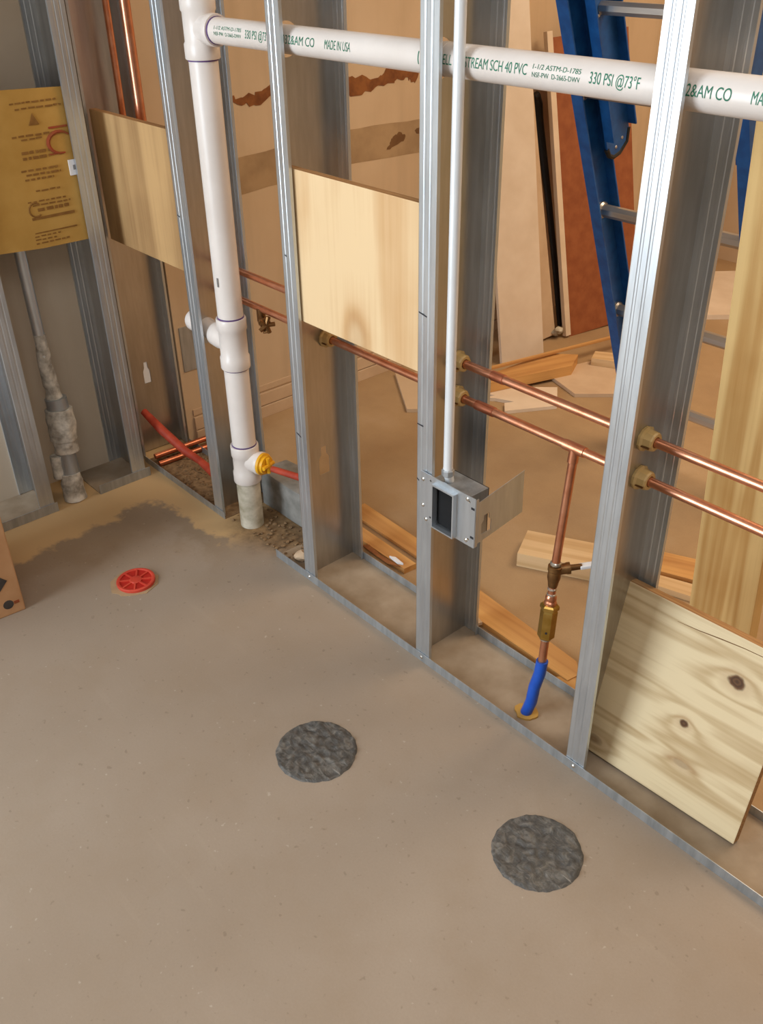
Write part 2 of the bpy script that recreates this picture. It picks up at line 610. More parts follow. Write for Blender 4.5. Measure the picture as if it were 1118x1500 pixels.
bm = BM(); box(bm, (-1.8, -3.2, 2.7), (2.7, 3.02, 2.8)); tag(obj('ceiling', bm, 'ceiling'), 'unfinished board ceiling', kind='structure')


def ragged(pts, x, th, seed=0, sub=6, amp=0.006):
    """ragged thin sheet on a wall plane x = const, outline (y, z)"""
    rnd = random.Random(seed)
    out = []
    n = len(pts)
    for i in range(n):
        a, b = Vector(pts[i]), Vector(pts[(i + 1) % n])
        for k in range(sub):
            p = a.lerp(b, k / sub)
            j = 0 if k == 0 else amp
            out.append((p.x + rnd.uniform(-j, j), p.y + rnd.uniform(-j, j)))
    bm = BM()
    A = [bm.verts.new((x, y, z)) for y, z in out]
    B = [bm.verts.new((x + th, y, z)) for y, z in out]
    bmesh.ops.triangle_fill(bm, edges=[bm.edges.new((B[i], B[(i + 1) % len(B)])) for i in range(len(B))], use_beauty=True)
    for i in range(len(A)):
        bm.faces.new((A[i], A[(i + 1) % len(A)], B[(i + 1) % len(B)], B[i]))
    return bm


# torn paper and dirty band on the far drywall
obj('torn_paper', ragged([(0.40, 0.965), (0.46, 0.955), (0.53, 0.968), (0.62, 1.005), (0.66, 1.01), (0.60, 0.962), (0.50, 0.93), (0.44, 0.94)], FARX, 0.0015, 1), 'torn', wfar, label='long brown torn strip of drywall paper')
obj('torn_paper', ragged([(0.80, 0.975), (0.87, 0.965), (0.95, 0.955), (1.00, 0.985), (1.06, 0.985), (1.12, 0.975), (1.10, 0.925), (1.06, 0.945), (1.00, 0.935), (0.93, 0.925), (0.84, 0.915)], FARX, 0.0015, 2), 'torn', wfar, label='brown torn patch of drywall paper')
obj('stained_band', ragged([(0.38, 0.80), (0.80, 0.825), (1.20, 0.815), (1.20, 0.715), (0.80, 0.725), (0.38, 0.70)], FARX, 0.0008, 3, amp=0.002), 'band', wfar, label='dull dirty band across the drywall')
obj('torn_paper', ragged([(1.00, 0.775), (1.03, 0.79), (1.06, 0.775), (1.05, 0.76), (0.98, 0.745)], FARX + 0.0008, 0.001, 4, amp=0.004), 'gap', wfar)
obj('torn_paper', ragged([(1.10, 0.785), (1.13, 0.795), (1.17, 0.78), (1.13, 0.77)], FARX + 0.0008, 0.001, 5, amp=0.004), 'gap', wfar)
# stacked base strips along the far-left wall
for i, (z0, z1, pr) in enumerate(((0.0, 0.038, 0.012), (0.041, 0.082, 0.008), (0.088, 0.108, 0.004))):
    bm = BM(); box(bm, (FARX, 0.18, z0), (FARX + pr, 1.62, z1), 0.001)
    tag(obj('baseboard_left_%d' % (i + 1), bm, 'base'), kind='structure')
    bpy.data.objects['baseboard_left_%d' % (i + 1)]['label'] = ['lowest raw base strip along the far drywall', 'middle raw base strip along the far drywall', 'thin upper base strip along the far drywall'][i]
# cracks on the back wall
for pts in ([(-0.95, 0.95), (-0.86, 0.99), (-0.70, 1.05)], [(-0.60, 0.70), (-0.57, 0.80), (-0.52, 0.98)]):
    bm = BM(); tube(bm, [(x, 2.919, z) for x, z in pts], 0.004, 6)
    obj('crack', bm, 'gap', wback)

# ------------------------------------------------------------------ studs and tracks
LIP, FL, T = 0.007, 0.041, 0.0011


def stud(name, place, base, label, holes=(), group=None, z0=0.0025, z1=2.69, marks=()):
    r = thing(name, base, label, 'stud', group)
    bm = BM(); holed_plate(bm, (0.0, SD, z0, z1), holes, T, place); obj('web', bm, 'galv_web', r)
    g = 0.0006
    bm = BM()
    sheet(bm, [(T, 0.0), (0.010, 0.0), (0.0115, g), (0.0145, g), (0.016, 0.0), (0.024, 0.0), (0.0255, g), (0.0285, g), (0.030, 0.0), (FL, 0.0), (FL, LIP)], T, z0, z1, place)
    obj('front_flange', bm, 'galv', r)
    bm = BM()
    sheet(bm, [(FL, SD - LIP), (FL, SD), (0.030, SD), (0.0285, SD - g), (0.0255, SD - g), (0.024, SD), (0.016, SD), (0.0145, SD - g), (0.0115, SD - g), (0.010, SD), (T, SD)], T, z0, z1, place)
    obj('back_flange', bm, 'galv', r)
    for (u0, u1, za, zb) in marks:
        bm = BM()
        a = [place(u0, -0.0004, za), place(u1, -0.0004, zb), place(u1, -0.0004, zb + 0.0025), place(u0, -0.0004, za + 0.0025)]
        b = [place(u0, 0.0003, za), place(u1, 0.0003, zb), place(u1, 0.0003, zb + 0.0025), place(u0, 0.0003, za + 0.0025)]
        A = [bm.verts.new(p) for p in a]; B = [bm.verts.new(p) for p in b]
        bm.faces.new(A); bm.faces.new(B[::-1])
        for i in range(4):
            bm.faces.new((A[i], B[i], B[(i + 1) % 4], A[(i + 1) % 4]))
        obj('pen_mark', bm, 'mark', r, label='short black pen tick')
    return r


def on_main(x0):
    return lambda u, v, z: Vector((x0 + u, v, z))


XA, XB, XC, XD, XE = -1.216, -0.812, -0.416, 0.0, -1.645
HY, HZ, HR = 0.042, 1.183, 0.02415        # horizontal drain pipe
CY, CZ1, CZ2, CR = 0.098, 0.668, 0.597, 0.0080   # copper lines
hp = circle((HY, HZ), 0.030, 24)
cu1, cu2 = circle((CY, CZ1), 0.0165, 18), circle((CY, CZ2), 0.0165, 18)
stud('metal_stud', on_main(XE), (XE, 0.076, 0), 'corner metal stud with a pale-filled keyhole cut-out beside the small weathered plywood', [keyhole((0.072, 0.25), 0.011, 0.033)], 'steel studs of the open wall')
stud('metal_stud', on_main(XA), (XA, 0.076, 0), 'metal stud just left of the white vertical drain pipe', [circle((HY, 0.512), 0.033, 22), cu1, cu2], 'steel studs of the open wall', marks=((0.003, 0.012, 0.80, 0.797),))
stud('metal_stud', on_main(XB), (XB, 0.076, 0), 'metal stud between the drain pipe and the large plywood panel', [hp, cu1, cu2, keyhole((0.076, 0.30), 0.015, 0.036)], 'steel studs of the open wall', marks=((0.006, 0.022, 0.40, 0.394), (0.008, 0.014, 0.80, 0.798)))
stud('metal_stud', on_main(XC), (XC, 0.076, 0), 'metal stud carrying the electrical box and the thin steel conduit', [hp, cu1, cu2], 'steel studs of the open wall', marks=((0.002, 0.022, 0.787, 0.783), (0.0, 0.016, 0.57, 0.569), (0.0, 0.006, 0.452, 0.449)))
stud('metal_stud', on_main(XD), (XD, 0.076, 0), 'brightest metal stud, left of the leaning knotty board', [hp, cu1, cu2], 'steel studs of the open wall')


es_ = bpy.data.objects['metal_stud']
bm = BM(); poly_plate_(bm, keyhole((0.072, 0.25), 0.0105, 0.0325), 0.0008, lambda u, v, z: Vector((XE - 0.0012 + u, v, z))); obj('bright_filler', bm, 'label', es_, label='pale plate added in the keyhole cut-out to look lit')  # pale plate added in place of bright drywall seen through the hole


def track(name, base, label, x0, x1, fh=0.022, web='track_dust'):
    r = thing(name, base, label, 'track')
    bm = BM(); box(bm, (x0, -0.0005, 0.0), (x1, SD + 0.0005, 0.0018)); obj('web', bm, web, r)
    bm = BM(); box(bm, (x0, -0.0025, 0.0), (x1, -0.0008, fh), 0.0004); obj('front_flange', bm, 'galv_dull', r)
    bm = BM(); box(bm, (x0, SD + 0.0008, 0.0), (x1, SD + 0.0025, fh), 0.0004); obj('rear_flange', bm, 'galv_dull', r)
    return r


t1 = track('floor_track', (-0.2, 0.076, 0), 'long bottom steel track running under the right-hand studs', -0.93, 0.75)
for x in (XB + 0.02, XC + 0.02, XD + 0.02):
    bm = BM(); lathe(bm, (x, -0.0025, 0.012), (0, -1, 0), [(0, 0.0042), (0.001, 0.0042), (0.0022, 0.0025)], 10); obj('screw', bm, 'solder', t1)
track('floor_track', (-1.39, 0.076, 0), 'short dirty bottom track between the corner and the drain pipe', -1.598, -1.165, 0.02, 'dirt')


def on_left(y0):
    return lambda u, v, z: Vector((-1.515 - v, y0 - u, z))


stud('metal_stud', on_left(-0.043), (-1.59, -0.06, 0), 'left-wall metal stud at the corner, beside the yellow card', (), 'steel studs of the left wall')
stud('metal_stud', on_left(-0.322), (-1.59, -0.34, 0), 'left-wall metal stud at the left edge beyond the crusted pipe', (), 'steel studs of the left wall')
for nm, y0, y1, lb in (('floor_track', -0.19, -0.030, 'short left-wall track piece between crusted pipe and corner'), ('floor_track', -1.2, -0.315, 'left-wall track piece behind the brown carton')):
    r = thing(nm, (-1.59, (y0 + y1) / 2, 0), lb, 'track')
    bm = BM(); box(bm, (-1.6665, y0, 0), (-1.514, y1, 0.0018)); obj('web', bm, 'track_dust', r)
    bm = BM(); box(bm, (-1.5142, y0, 0), (-1.5125, y1, 0.028), 0.0004); obj('front_flange', bm, 'galv_dull', r)


# ------------------------------------------------------------------ white drain pipes
SX, SY, SR = -1.100, 0.042, 0.0302
st = thing('drain_pipe_stack', (SX, SY, 0), 'white plastic drain pipe stack with a long horizontal branch printed in green', 'pipe')
bm = BM(); tube(bm, [(SX, SY, 1.13), (SX, SY, 0.575)], SR, 28); obj('vertical_pipe', bm, 'pvc', st, True)
bm = BM(); tube(bm, [(SX, SY, 0.455), (SX, SY, 0.235)], SR, 28); obj('vertical_pipe', bm, 'pvc', st, True)
bm = BM(); tube(bm, [(SX, SY, 0.14), (SX, SY, 0.0)], SR + 0.0005, 28); obj('old_riser', bm, 'pvc_old', st, True, label='dirty stained pipe stub rising from the slab')
bm = BM(); tube(bm, [(SX, SY, 2.69), (SX, SY, 1.24)], SR, 28); obj('vertical_pipe', bm, 'pvc', st, True)
SO = SR + 0.0055


def hub_tee(name, z0, z1, zc, bdir, br, blen, label=None):
    bm = BM()
    lathe(bm, (SX, SY, z0), (0, 0, 1), [(0, SO - 0.001), (0.002, SO), (0.028, SO), (0.032, SO - 0.0025), ((z1 - z0) - 0.032, SO - 0.0025), ((z1 - z0) - 0.028, SO), ((z1 - z0) - 0.002, SO), (z1 - z0, SO - 0.001)], 30)
    b = Vector(bdir).normalized()
    lathe(bm, Vector((SX, SY, zc)), b, [(0.0, br - 0.002), (SO + 0.004, br - 0.002), (SO + 0.008, br), (blen - 0.002, br), (blen, br - 0.001)], 26)
    return obj(name, bm, 'pvc', st, True, label)


tee_top = hub_tee('top_tee', 1.128, 1.245, HZ, (1, 0, 0), 0.0300, 0.062)
wye = hub_tee('middle_tee', 0.452, 0.578, 0.512, (-1, 0, 0.08), 0.0300, 0.072)
bt = hub_tee('bottom_tee', 0.135, 0.240, 0.197, (0.95, 0.30, 0.0), 0.0300, 0.052)
for z, m in ((1.1265, 'purple'), (0.5795, 'purple'), (0.4505, 'purple'), (0.2415, 'purple')):
    bm = BM(); lathe(bm, (SX, SY, z - 0.0016), (0, 0, 1), [(0, SR + 0.0012), (0.0032, SR + 0.0012)], 28); obj('primer_ring', bm, m, st, True, label='thin purple primer line at the joint')
# side branch through the stud, with its elbow
bx0 = Vector((SX, SY, 0.512)) + Vector((-1, 0, 0.08)).normalized() * 0.07
bx1 = Vector((-1.252, SY, 0.524))
bm = BM(); tube(bm, [bx0, bx1], 0.0242, 22); obj('side_pipe', bm, 'pvc', st, True)
bm = BM(); lathe(bm, bx1 + Vector((0.010, 0, 0)), (-1, 0, 0), [(0, 0.0265), (0.002, 0.0272), (0.028, 0.0272), (0.036, 0.024), (0.040, 0.016)], 22); obj('end_cap', bm, 'pvc', st, True)
bm = BM(); lathe(bm, bx1 + Vector((0.010, 0, 0)), (1, 0, 0), [(0, 0.026), (0.004, 0.026)], 22); obj('primer_ring', bm, 'purple', st, True)
# yellow test plug
pd = Vector((0.95, 0.30, 0)).normalized()
pb = Vector((SX, SY, 0.197)) + pd * 0.050
bm = BM(); lathe(bm, pb, pd, [(0, 0.023), (0.002, 0.029), (0.009, 0.029), (0.011, 0.024), (0.018, 0.024), (0.019, 0.010)], 24)
u = pd.cross(Vector((0, 0, 1)))
for a in range(2):
    q = (Vector((0, 0, 1)) if a == 0 else u)
    c = pb + pd * 0.022
    tube(bm, [c - q * 0.021, c + q * 0.021], 0.0055, 8)
obj('test_plug', bm, 'yellow', st, True, label='yellow plastic winged test plug')
# horizontal branch
hz = lambda x: HZ + (x - SX) * 0.0
bm = BM(); tube(bm, [(SX + 0.06, HY, HZ), (0.95, HY, HZ)], HR, 32); hpipe = obj('horizontal_pipe', bm, 'pvc', st, True)
bm = BM(); lathe(bm, (SX + 0.062, HY, HZ), (1, 0, 0), [(0, HR + 0.0012), (0.003, HR + 0.0012)], 26); obj('primer_ring', bm, 'purple', st, True)
bm = BM(); lathe(bm, (-0.405, HY, HZ), (1, 0, 0), [(0, HR + 0.0006), (0.012, HR + 0.0006)], 26); obj('wrap_ring', bm, 'pvc', st, True)


def pipe_text(txt, x0, x1, size, ang=9, dz=0.0, mat='ink'):
    cu = bpy.data.curves.new('t', 'FONT')
    cu.body = txt
    cu.size = size
    tmp = bpy.data.objects.new('t', cu)
    COL.objects.link(tmp)
    dg = bpy.context.evaluated_depsgraph_get()
    me = bpy.data.meshes.new_from_object(tmp.evaluated_get(dg))
    bpy.data.objects.remove(tmp, do_unlink=True)
    b = BM()
    b.from_mesh(me)
    bpy.data.meshes.remove(me)
    for k in range(1, 8):
        g = b.verts[:] + b.edges[:] + b.faces[:]
        bmesh.ops.bisect_plane(b, geom=g, plane_co=(0, size * (k - 1) / 7.0, 0), plane_no=(0, 1, 0))
    xm = min(v.co.x for v in b.verts)
    xs = (x1 - x0) / (max(v.co.x for v in b.verts) - xm)
    R = HR + 0.0004
    for v in b.verts:
        s = v.co.y - size * 0.35 + dz
        a = math.radians(ang) + s / R
        v.co = Vector((x0 + (v.co.x - xm) * xs, HY - R * math.cos(a), HZ + R * math.sin(a)))
    obj('printed_text', b, mat, hpipe)


TS = 0.0205
LINE1, LINE2 = '1-1/2 ASTM-D-1785', 'NSF-PW  D-2665-DWV'
for txt, xa, xb, size, dz in (('330 PSI @73\u00b0F', -0.907, -0.828, TS, 0), ('15032&AM CO', -0.806, -0.698, TS, 0), ('MADE IN USA', -0.670, -0.602, TS, 0), ('|', -0.440, -0.438, TS, 0),
                              ('HELL JET STREAM SCH 40 PVC', -0.395, -0.220, TS, 0), ('330 PSI @73\u00b0F', -0.112, -0.033, TS, 0), ('15032&AM CO', 0.008, 0.095, TS, 0), ('MADE IN USA', 0.121, 0.190, TS, 0),
                              (LINE1, -1.012, -0.920, 0.0092, 0.0052), (LINE2, -1.012, -0.920, 0.0092, -0.0052), (LINE1, -0.210, -0.127, 0.0092, 0.0052), (LINE2, -0.210, -0.127, 0.0092, -0.0052)):
    pipe_text(txt, xa, xb, size, dz=dz)
bm = BM()
for k in range(6):
    box(bm, (SX + 0.006, SY - SR - 0.0006, 0.66 + k * 0.0035), (SX + 0.011, SY - SR + 0.001, 0.6625 + k * 0.0035))
obj('printed_text', bm, 'ink_grey', st)

# ------------------------------------------------------------------ copper supply lines
up_line = thing('copper_pipe', (-0.2, CY, CZ1), 'upper straight copper water pipe running through the studs', 'pipe')
bm = BM(); tube(bm, [(-1.24, CY, CZ1), (0.9, CY, CZ1)], CR, 18); obj('tube', bm, 'copper', up_line, True)
bm = BM(); lathe(bm, (-0.325, CY, CZ1), (1, 0, 0), [(0, CR), (0.001, CR + 0.0012), (0.03, CR + 0.0012), (0.031, CR)], 18); obj('coupling', bm, 'copper_old', up_line, True)
lo_line = thing('copper_pipe', (-0.2, CY, CZ2), 'lower copper water pipe with tee, brass valve drop and blue sleeve', 'pipe')
bm = BM(); tube(bm, [(-1.24, CY, CZ2), (0.9, CY, CZ2)], CR, 18); obj('tube', bm, 'copper', lo_line, True)
TX = -0.128
bm = BM()
lathe(bm, (TX - 0.022, CY, CZ2), (1, 0, 0), [(0, CR), (0.0005, CR + 0.0016), (0.0435, CR + 0.0016), (0.044, CR)], 18)
lathe(bm, (TX, CY, CZ2), (0, -0.1, -1), [(0, CR + 0.0012), (0.026, CR + 0.0016), (0.027, CR)], 18)
obj('tee', bm, 'copper', lo_line, True)
bm = BM(); lathe(bm, (-0.36, CY, CZ2), (1, 0, 0), [(0, CR), (0.001, CR + 0.0014), (0.045, CR + 0.0014), (0.046, CR)], 18); obj('coupling', bm, 'copper_old', lo_line, True)
# drop: points down the leaning riser
A0, A1 = Vector((TX, CY, CZ2)), Vector((-0.128, 0.078, 0.356))
B0 = Vector((-0.122, 0.060, 0.150))
FLR = Vector((-0.138, 0.045, 0.0))
ax = (B0 - A1).normalized()
bm = BM(); tube(bm, [A0 + Vector((0, 0, -0.006)), A1 + Vector((0, 0, 0.006))], CR, 18); obj('drop_tube', bm, 'copper', lo_line, True)
bm = BM(); lathe(bm, A1 - ax * 0.012, ax, [(0, CR + 0.0005), (0.002, CR + 0.0025), (0.006, CR + 0.0025), (0.008, CR + 0.0005)], 18); obj('solder_ring', bm, 'solder', lo_line, True)
valve = None
bm = BM()
lathe(bm, A1 - ax * 0.004, ax, [(0, 0.0095), (0.001, 0.0135), (0.010, 0.0135), (0.012, 0.0120), (0.026, 0.0125), (0.034, 0.0105), (0.044, 0.0090), (0.046, 0.0080)], 18)
sd = Vector((0.62, 0.78, 0.12)).normalized()
lathe(bm, A1 + ax * 0.006, sd, [(0, 0.0105), (0.020, 0.0105), (0.022, 0.0115), (0.028, 0.0115), (0.029, 0.006), (0.05, 0.0055)], 16)
valve = obj('valve_body', bm, 'brass_dark', lo_line, True, label='tarnished brass drain valve')
bm = BM()
hm = Matrix.Translation(A1 + ax * 0.006 + sd * 0.052) @ sd.to_track_quat('X', 'Z').to_matrix().to_4x4()
box(bm, (-0.006, -0.007, -0.0035), (0.034, 0.007, 0.0035), 0.002, hm)
obj('lever', bm, 'label', lo_line, label='white valve lever tip')
p = A1 + ax * 0.040
bm = BM(); tube(bm, [p, p + ax * 0.030], 0.0076, 16); obj('nipple', bm, 'copper', lo_line, True)
for k, (o_, m_) in enumerate(((0.044, 'solder'), (0.056, 'solder'))):
    bm = BM(); lathe(bm, A1 + ax * o_, ax, [(0, 0.0080), (0.001, 0.0093), (0.0035, 0.0093), (0.0045, 0.008)], 16); obj('solder_ring', bm, m_, lo_line, True)
bm = BM(); lathe(bm, A1 + ax * 0.060, ax, [(0, 0.0085), (0.004, 0.0108), (0.010, 0.0108), (0.012, 0.0095), (0.015, 0.0118), (0.024, 0.0118)], 18); obj('adapter', bm, 'copper', lo_line, True)
bm = BM()
lathe(bm, A1 + ax * 0.080, ax, [(0, 0.0150), (0.003, 0.0185), (0.010, 0.0185), (0.012, 0.0155)], 6)
lathe(bm, A1 + ax * 0.092, ax, [(0, 0.0148), (0.004, 0.0165), (0.062, 0.0165), (0.066, 0.0125)], 6)
bf = obj('brass_fitting', bm, 'brass', lo_line, False, label='yellow brass hexagonal fitting')
bm = BM()
pv = (CAM - (A1 + ax * 0.140)); pv = (pv - ax * pv.dot(ax)).normalized()
lathe(bm, A1 + ax * 0.138 + pv * 0.0142, pv, [(0, 0.0022), (0.0012, 0.0022)], 10)
obj('vent_hole', bm, 'mark', bf)
bm = BM(); lathe(bm, A1 + ax * 0.157, ax, [(0, 0.0085), (0.001, 0.0108), (0.004, 0.0108), (0.005, 0.0085)], 16); obj('solder_ring', bm, 'solder', lo_line, True)
q0 = A1 + ax * 0.150
bm = BM(); tube(bm, [q0, A1 + ax * 0.19, B0 + Vector((0, 0, 0.0)), B0 + (FLR - B0) * 0.15], 0.0082, 16); obj('stub_tube', bm, 'copper', lo_line, True)
mid = B0.lerp(FLR, 0.5) + Vector((0.001, 0.0, 0))
bm = BM(); tube(bm, [B0 + Vector((0, 0, -0.006)), B0.lerp(FLR, 0.25) + Vector((0.003, 0.001, 0)), mid, B0.lerp(FLR, 0.75) + Vector((0.003, 0.001, 0)), FLR + Vector((0, 0, 0.004))], 0.0118, 18); obj('blue_sleeve', bm, 'blue_pl', lo_line, True, label='bright blue plastic pipe sleeve')
# chipped tan ring where the sleeve enters the slab
bm = BM()
pts = [(FLR.x + (0.025 + 0.003 * random.uniform(-1, 1)) * math.cos(a), FLR.y + 0.002 + (0.022 + 0.003 * random.uniform(-1, 1)) * math.sin(a)) for a in [2 * math.pi * k / 18 for k in range(18)]]
prism(bm, pts, 0.0018, 0.006)
tag(obj('foam_collar', bm, 'card'), 'chipped tan collar around the foot of the blue sleeve', 'collar')
# tarnished valve on the lower line behind the white stack
bm = BM()
lathe(bm, (-1.055, CY, CZ2), (0, 0, -1), [(0, 0.0105), (0.03, 0.0105), (0.034, 0.008), (0.04, 0.008)], 14)
lathe(bm, (-1.055, CY, CZ2 - 0.025), (0.9, -0.35, 0.0), [(0, 0.009), (0.030, 0.009), (0.032, 0.013), (0.038, 0.013), (0.040, 0.006)], 14)
tube(bm, [(-1.030, CY - 0.010, CZ2 - 0.025), (-1.018, CY - 0.014, CZ2 - 0.046)], 0.008, 12)
for a in range(5):
    an = a * 2 * math.pi / 5
    c = Vector((-1.013, CY - 0.016, CZ2 - 0.025))
    d = Vector((0.36, 0.93, 0)) * math.cos(an) * 0.02 + Vector((0, 0, 1)) * math.sin(an) * 0.02
    tube(bm, [c, c + d], 0.0055, 8)
obj('drain_valve', bm, 'brass_dark', lo_line, True, label='dark brass drain valve with star handle')

# tan plastic bushings in the studs
bush_lab = {(XB, CZ2): 'tan plastic bushing in the stud beneath the large plywood panel',
            (XC, CZ1): 'tan plastic bushing around the upper copper pipe beside the conduit',
            (XC, CZ2): 'tan plastic bushing around the lower copper pipe beside the conduit',
            (XD, CZ1): 'tan plastic bushing around the upper copper pipe in the brightest stud',
            (XD, CZ2): 'tan plastic bushing around the lower copper pipe in the brightest stud'}
for (x, z), lb in bush_lab.items():
    r = thing('pipe_bushing', (x, CY, z), lb, 'bushing', 'tan pipe bushings in the studs')
    bm = BM(); lathe(bm, (x + T + 0.0002, CY, z), (1, 0, 0), [(0, 0.0095), (0, 0.0205), (0.005, 0.0215), (0.008, 0.0175), (0.020, 0.0165), (0.023, 0.0145), (0.023, 0.0095)], 10, closed=True, spin=0.2); obj('body', bm, 'tan_pl', r)
    for k in range(2):
        an = math.radians(200 + 150 * k)
        c = Vector((x, CY + 0.0172 * math.cos(an), z + 0.0172 * math.sin(an)))
        bm = BM(); tube(bm, [c + Vector((0.008, 0, 0)), c + Vector((0.0225, 0, 0))], 0.0018, 6); obj('slit', bm, 'brass_dark', r)

# ------------------------------------------------------------------ conduit and electrical box
EX, EY = -0.3405, 0.0075
bm = BM(); tube(bm, [(EX, EY, 2.69), (EX, EY, 0.500)], 0.0090, 18)
cnd = thing('steel_conduit', (EX, EY, 0.48), 'thin bright steel conduit rising from the electrical box', 'conduit')
obj('tube', bm, 'conduit', cnd, True)
bm = BM(); tube(bm, [(EX, EY, 0.506), (EX, EY, 0.492), (EX - 0.003, EY + 0.006, 0.482), (EX - 0.006, EY + 0.011, 0.471)], [0.0092, 0.0092, 0.009, 0.009], 16); obj('offset_bend', bm, 'conduit', cnd, True)
bm = BM(); lathe(bm, (EX, EY, 0.488), (0, 0, 1), [(0, 0.0100), (0.002, 0.0122), (0.012, 0.0122), (0.014, 0.010)], 8); obj('connector', bm, 'galv_dull', cnd)

eb = thing('electrical_box', (-0.33, 0.0, 0.37), 'open steel electrical box on a bracket plate screwed to the stud', 'electrical box')
PX0, PX1, PZ0, PZ1, PY = -0.400, -0.257, 0.370, 0.478, -0.0030
OX0, OX1, OZ0, OZ1 = -0.358, -0.306, 0.376, 0.466
bm = BM()
holed_plate(bm, (PX0, PX1, PZ0, PZ1), [[(OX0, OZ0), (OX1, OZ0), (OX1, OZ1), (OX0, OZ1)]] + [circle((cx, cz), 0.0024, 10) for cx, cz in ((-0.272, 0.466), (-0.272, 0.384), (-0.374, 0.466), (-0.374, 0.384))], 0.0014, lambda u, v, z: Vector((v, PY - u, z)))
obj('bracket_plate', bm, 'galv', eb)
bm = BM()
for (x0, x1, z0, z1) in ((OX0 - 0.003, OX0, OZ0 - 0.003, OZ1 + 0.003), (OX1, OX1 + 0.003, OZ0 - 0.003, OZ1 + 0.003), (OX0, OX1, OZ1, OZ1 + 0.003), (OX0, OX1, OZ0 - 0.003, OZ0)):
    box(bm, (x0, PY - 0.012, z0), (x1, PY + 0.001, z1))
obj('mud_ring', bm, 'galv', eb)
bm = BM()
bx_ = (-0.385, -0.278, 0.373, 0.470)
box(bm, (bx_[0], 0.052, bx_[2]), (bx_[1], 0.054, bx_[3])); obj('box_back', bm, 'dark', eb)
bm = BM()
for lo_, hi_ in (((bx_[0] + 0.012, PY + 0.0005, bx_[2]), (bx_[0] + 0.0136, 0.052, bx_[3])), ((bx_[1] - 0.0016, PY + 0.0005, bx_[2]), (bx_[1], 0.052, bx_[3])), ((bx_[0] + 0.0136, PY + 0.0005, bx_[3] - 0.0016), (bx_[1] - 0.0016, 0.052, bx_[3])), ((bx_[0] + 0.0136, PY + 0.0005, bx_[2]), (bx_[1] - 0.0016, 0.052, bx_[2] + 0.0016))):
    box(bm, lo_, hi_)
obj('box_side', bm, 'galv_dull', eb)
bm = BM()
box(bm, (OX0 + 0.0005, 0.0, OZ0 + 0.0005), (OX1 - 0.0005, 0.050, OZ1 - 0.004), 0.002); obj('box_shade_fill', bm, 'dark', eb)  # solid dark block added behind the opening as the box's inner shade
bm = BM(); box(bm, (-0.2575, PY, 0.372), (-0.2561, 0.004, 0.476)); obj('plate_fold', bm, 'galv', eb)
# support leg running back from the plate's free edge, with a knockout
bm = BM()
place = lambda u, v, z: Vector((-0.2570 + u, v, z))
vs = []
outer = [(0.004, 0.378), (0.128, 0.395), (0.126, 0.488), (0.004, 0.468)]
hole = keyhole((0.026, 0.415), 0.013, 0.020)


def poly_plate(bm, outer, holes, t, place):
    es = []
    for L in [outer] + list(holes):
        v_ = [bm.verts.new((a, b, 0)) for a, b in L]
        es += [bm.edges.new((v_[i], v_[(i + 1) % len(v_)])) for i in range(len(v_))]
    r = bmesh.ops.triangle_fill(bm, edges=es, use_beauty=True, use_dissolve=False)
    ex = bmesh.ops.extrude_face_region(bm, geom=[f for f in r['geom'] if isinstance(f, bmesh.types.BMFace)])
    for v in [g for g in ex['geom'] if isinstance(g, bmesh.types.BMVert)]:
        v.co.z = t
    for v in bm.verts:
        v.co = place(v.co.z, v.co.x, v.co.y)


poly_plate(bm, outer, [hole], 0.0012, place)
obj('support_leg', bm, 'galv', eb)
for cx, cz in ((-0.394, 0.462), (-0.394, 0.404), (-0.385, 0.375), (-0.277, 0.470), (-0.277, 0.380)):
    bm = BM(); lathe(bm, (cx, PY - 0.0014, cz), (0, -1, 0), [(0, 0.0042), (0.001, 0.0042), (0.0024, 0.0022)], 10); obj('screw', bm, 'solder', eb, True)
for cz in (0.455, 0.392):
    bm = BM(); box(bm, (-0.267, PY - 0.0017, cz - 0.0025), (-0.2585, PY - 0.0012, cz + 0.0025)); obj('slot', bm, 'mark', eb)


# ------------------------------------------------------------------ boards and lumber
def board(name, mat, L, Wd, Th, mw, label, cat, group=None, bevel=0.0015, edge=None, shape=None):
    """local x = length, y = width, z = thickness, centred"""
    bm = BM()
    if shape:
        prism(bm, shape, -Th / 2, Th / 2)
    else:
        box(bm, (-L / 2, -Wd / 2, -Th / 2), (L / 2, Wd / 2, Th / 2), bevel)
    bm.normal_update()
    bmesh.ops.recalc_face_normals(bm, faces=bm.faces[:])
    me = bpy.data.meshes.new(name)
    if edge:
        for f in bm.faces:
            f.material_index = 1 if abs(f.normal.z) < 0.7 else 0
    bm.to_mesh(me); bm.free()
    me.materials.append(M[mat])
    if edge:
        me.materials.append(M[edge])
    o = link(bpy.data.objects.new(name, me))
    o.matrix_world = mw
    return tag(o, label, cat, group)


def axes(org, ex, ey):
    ex = Vector(ex).normalized()
    ey = Vector(ey); ey = (ey - ex * ey.dot(ex)).normalized()
    ez = ex.cross(ey)
    m = Matrix((ex, ey, ez)).transposed().to_4x4()
    m.translation = Vector(org)
    return m


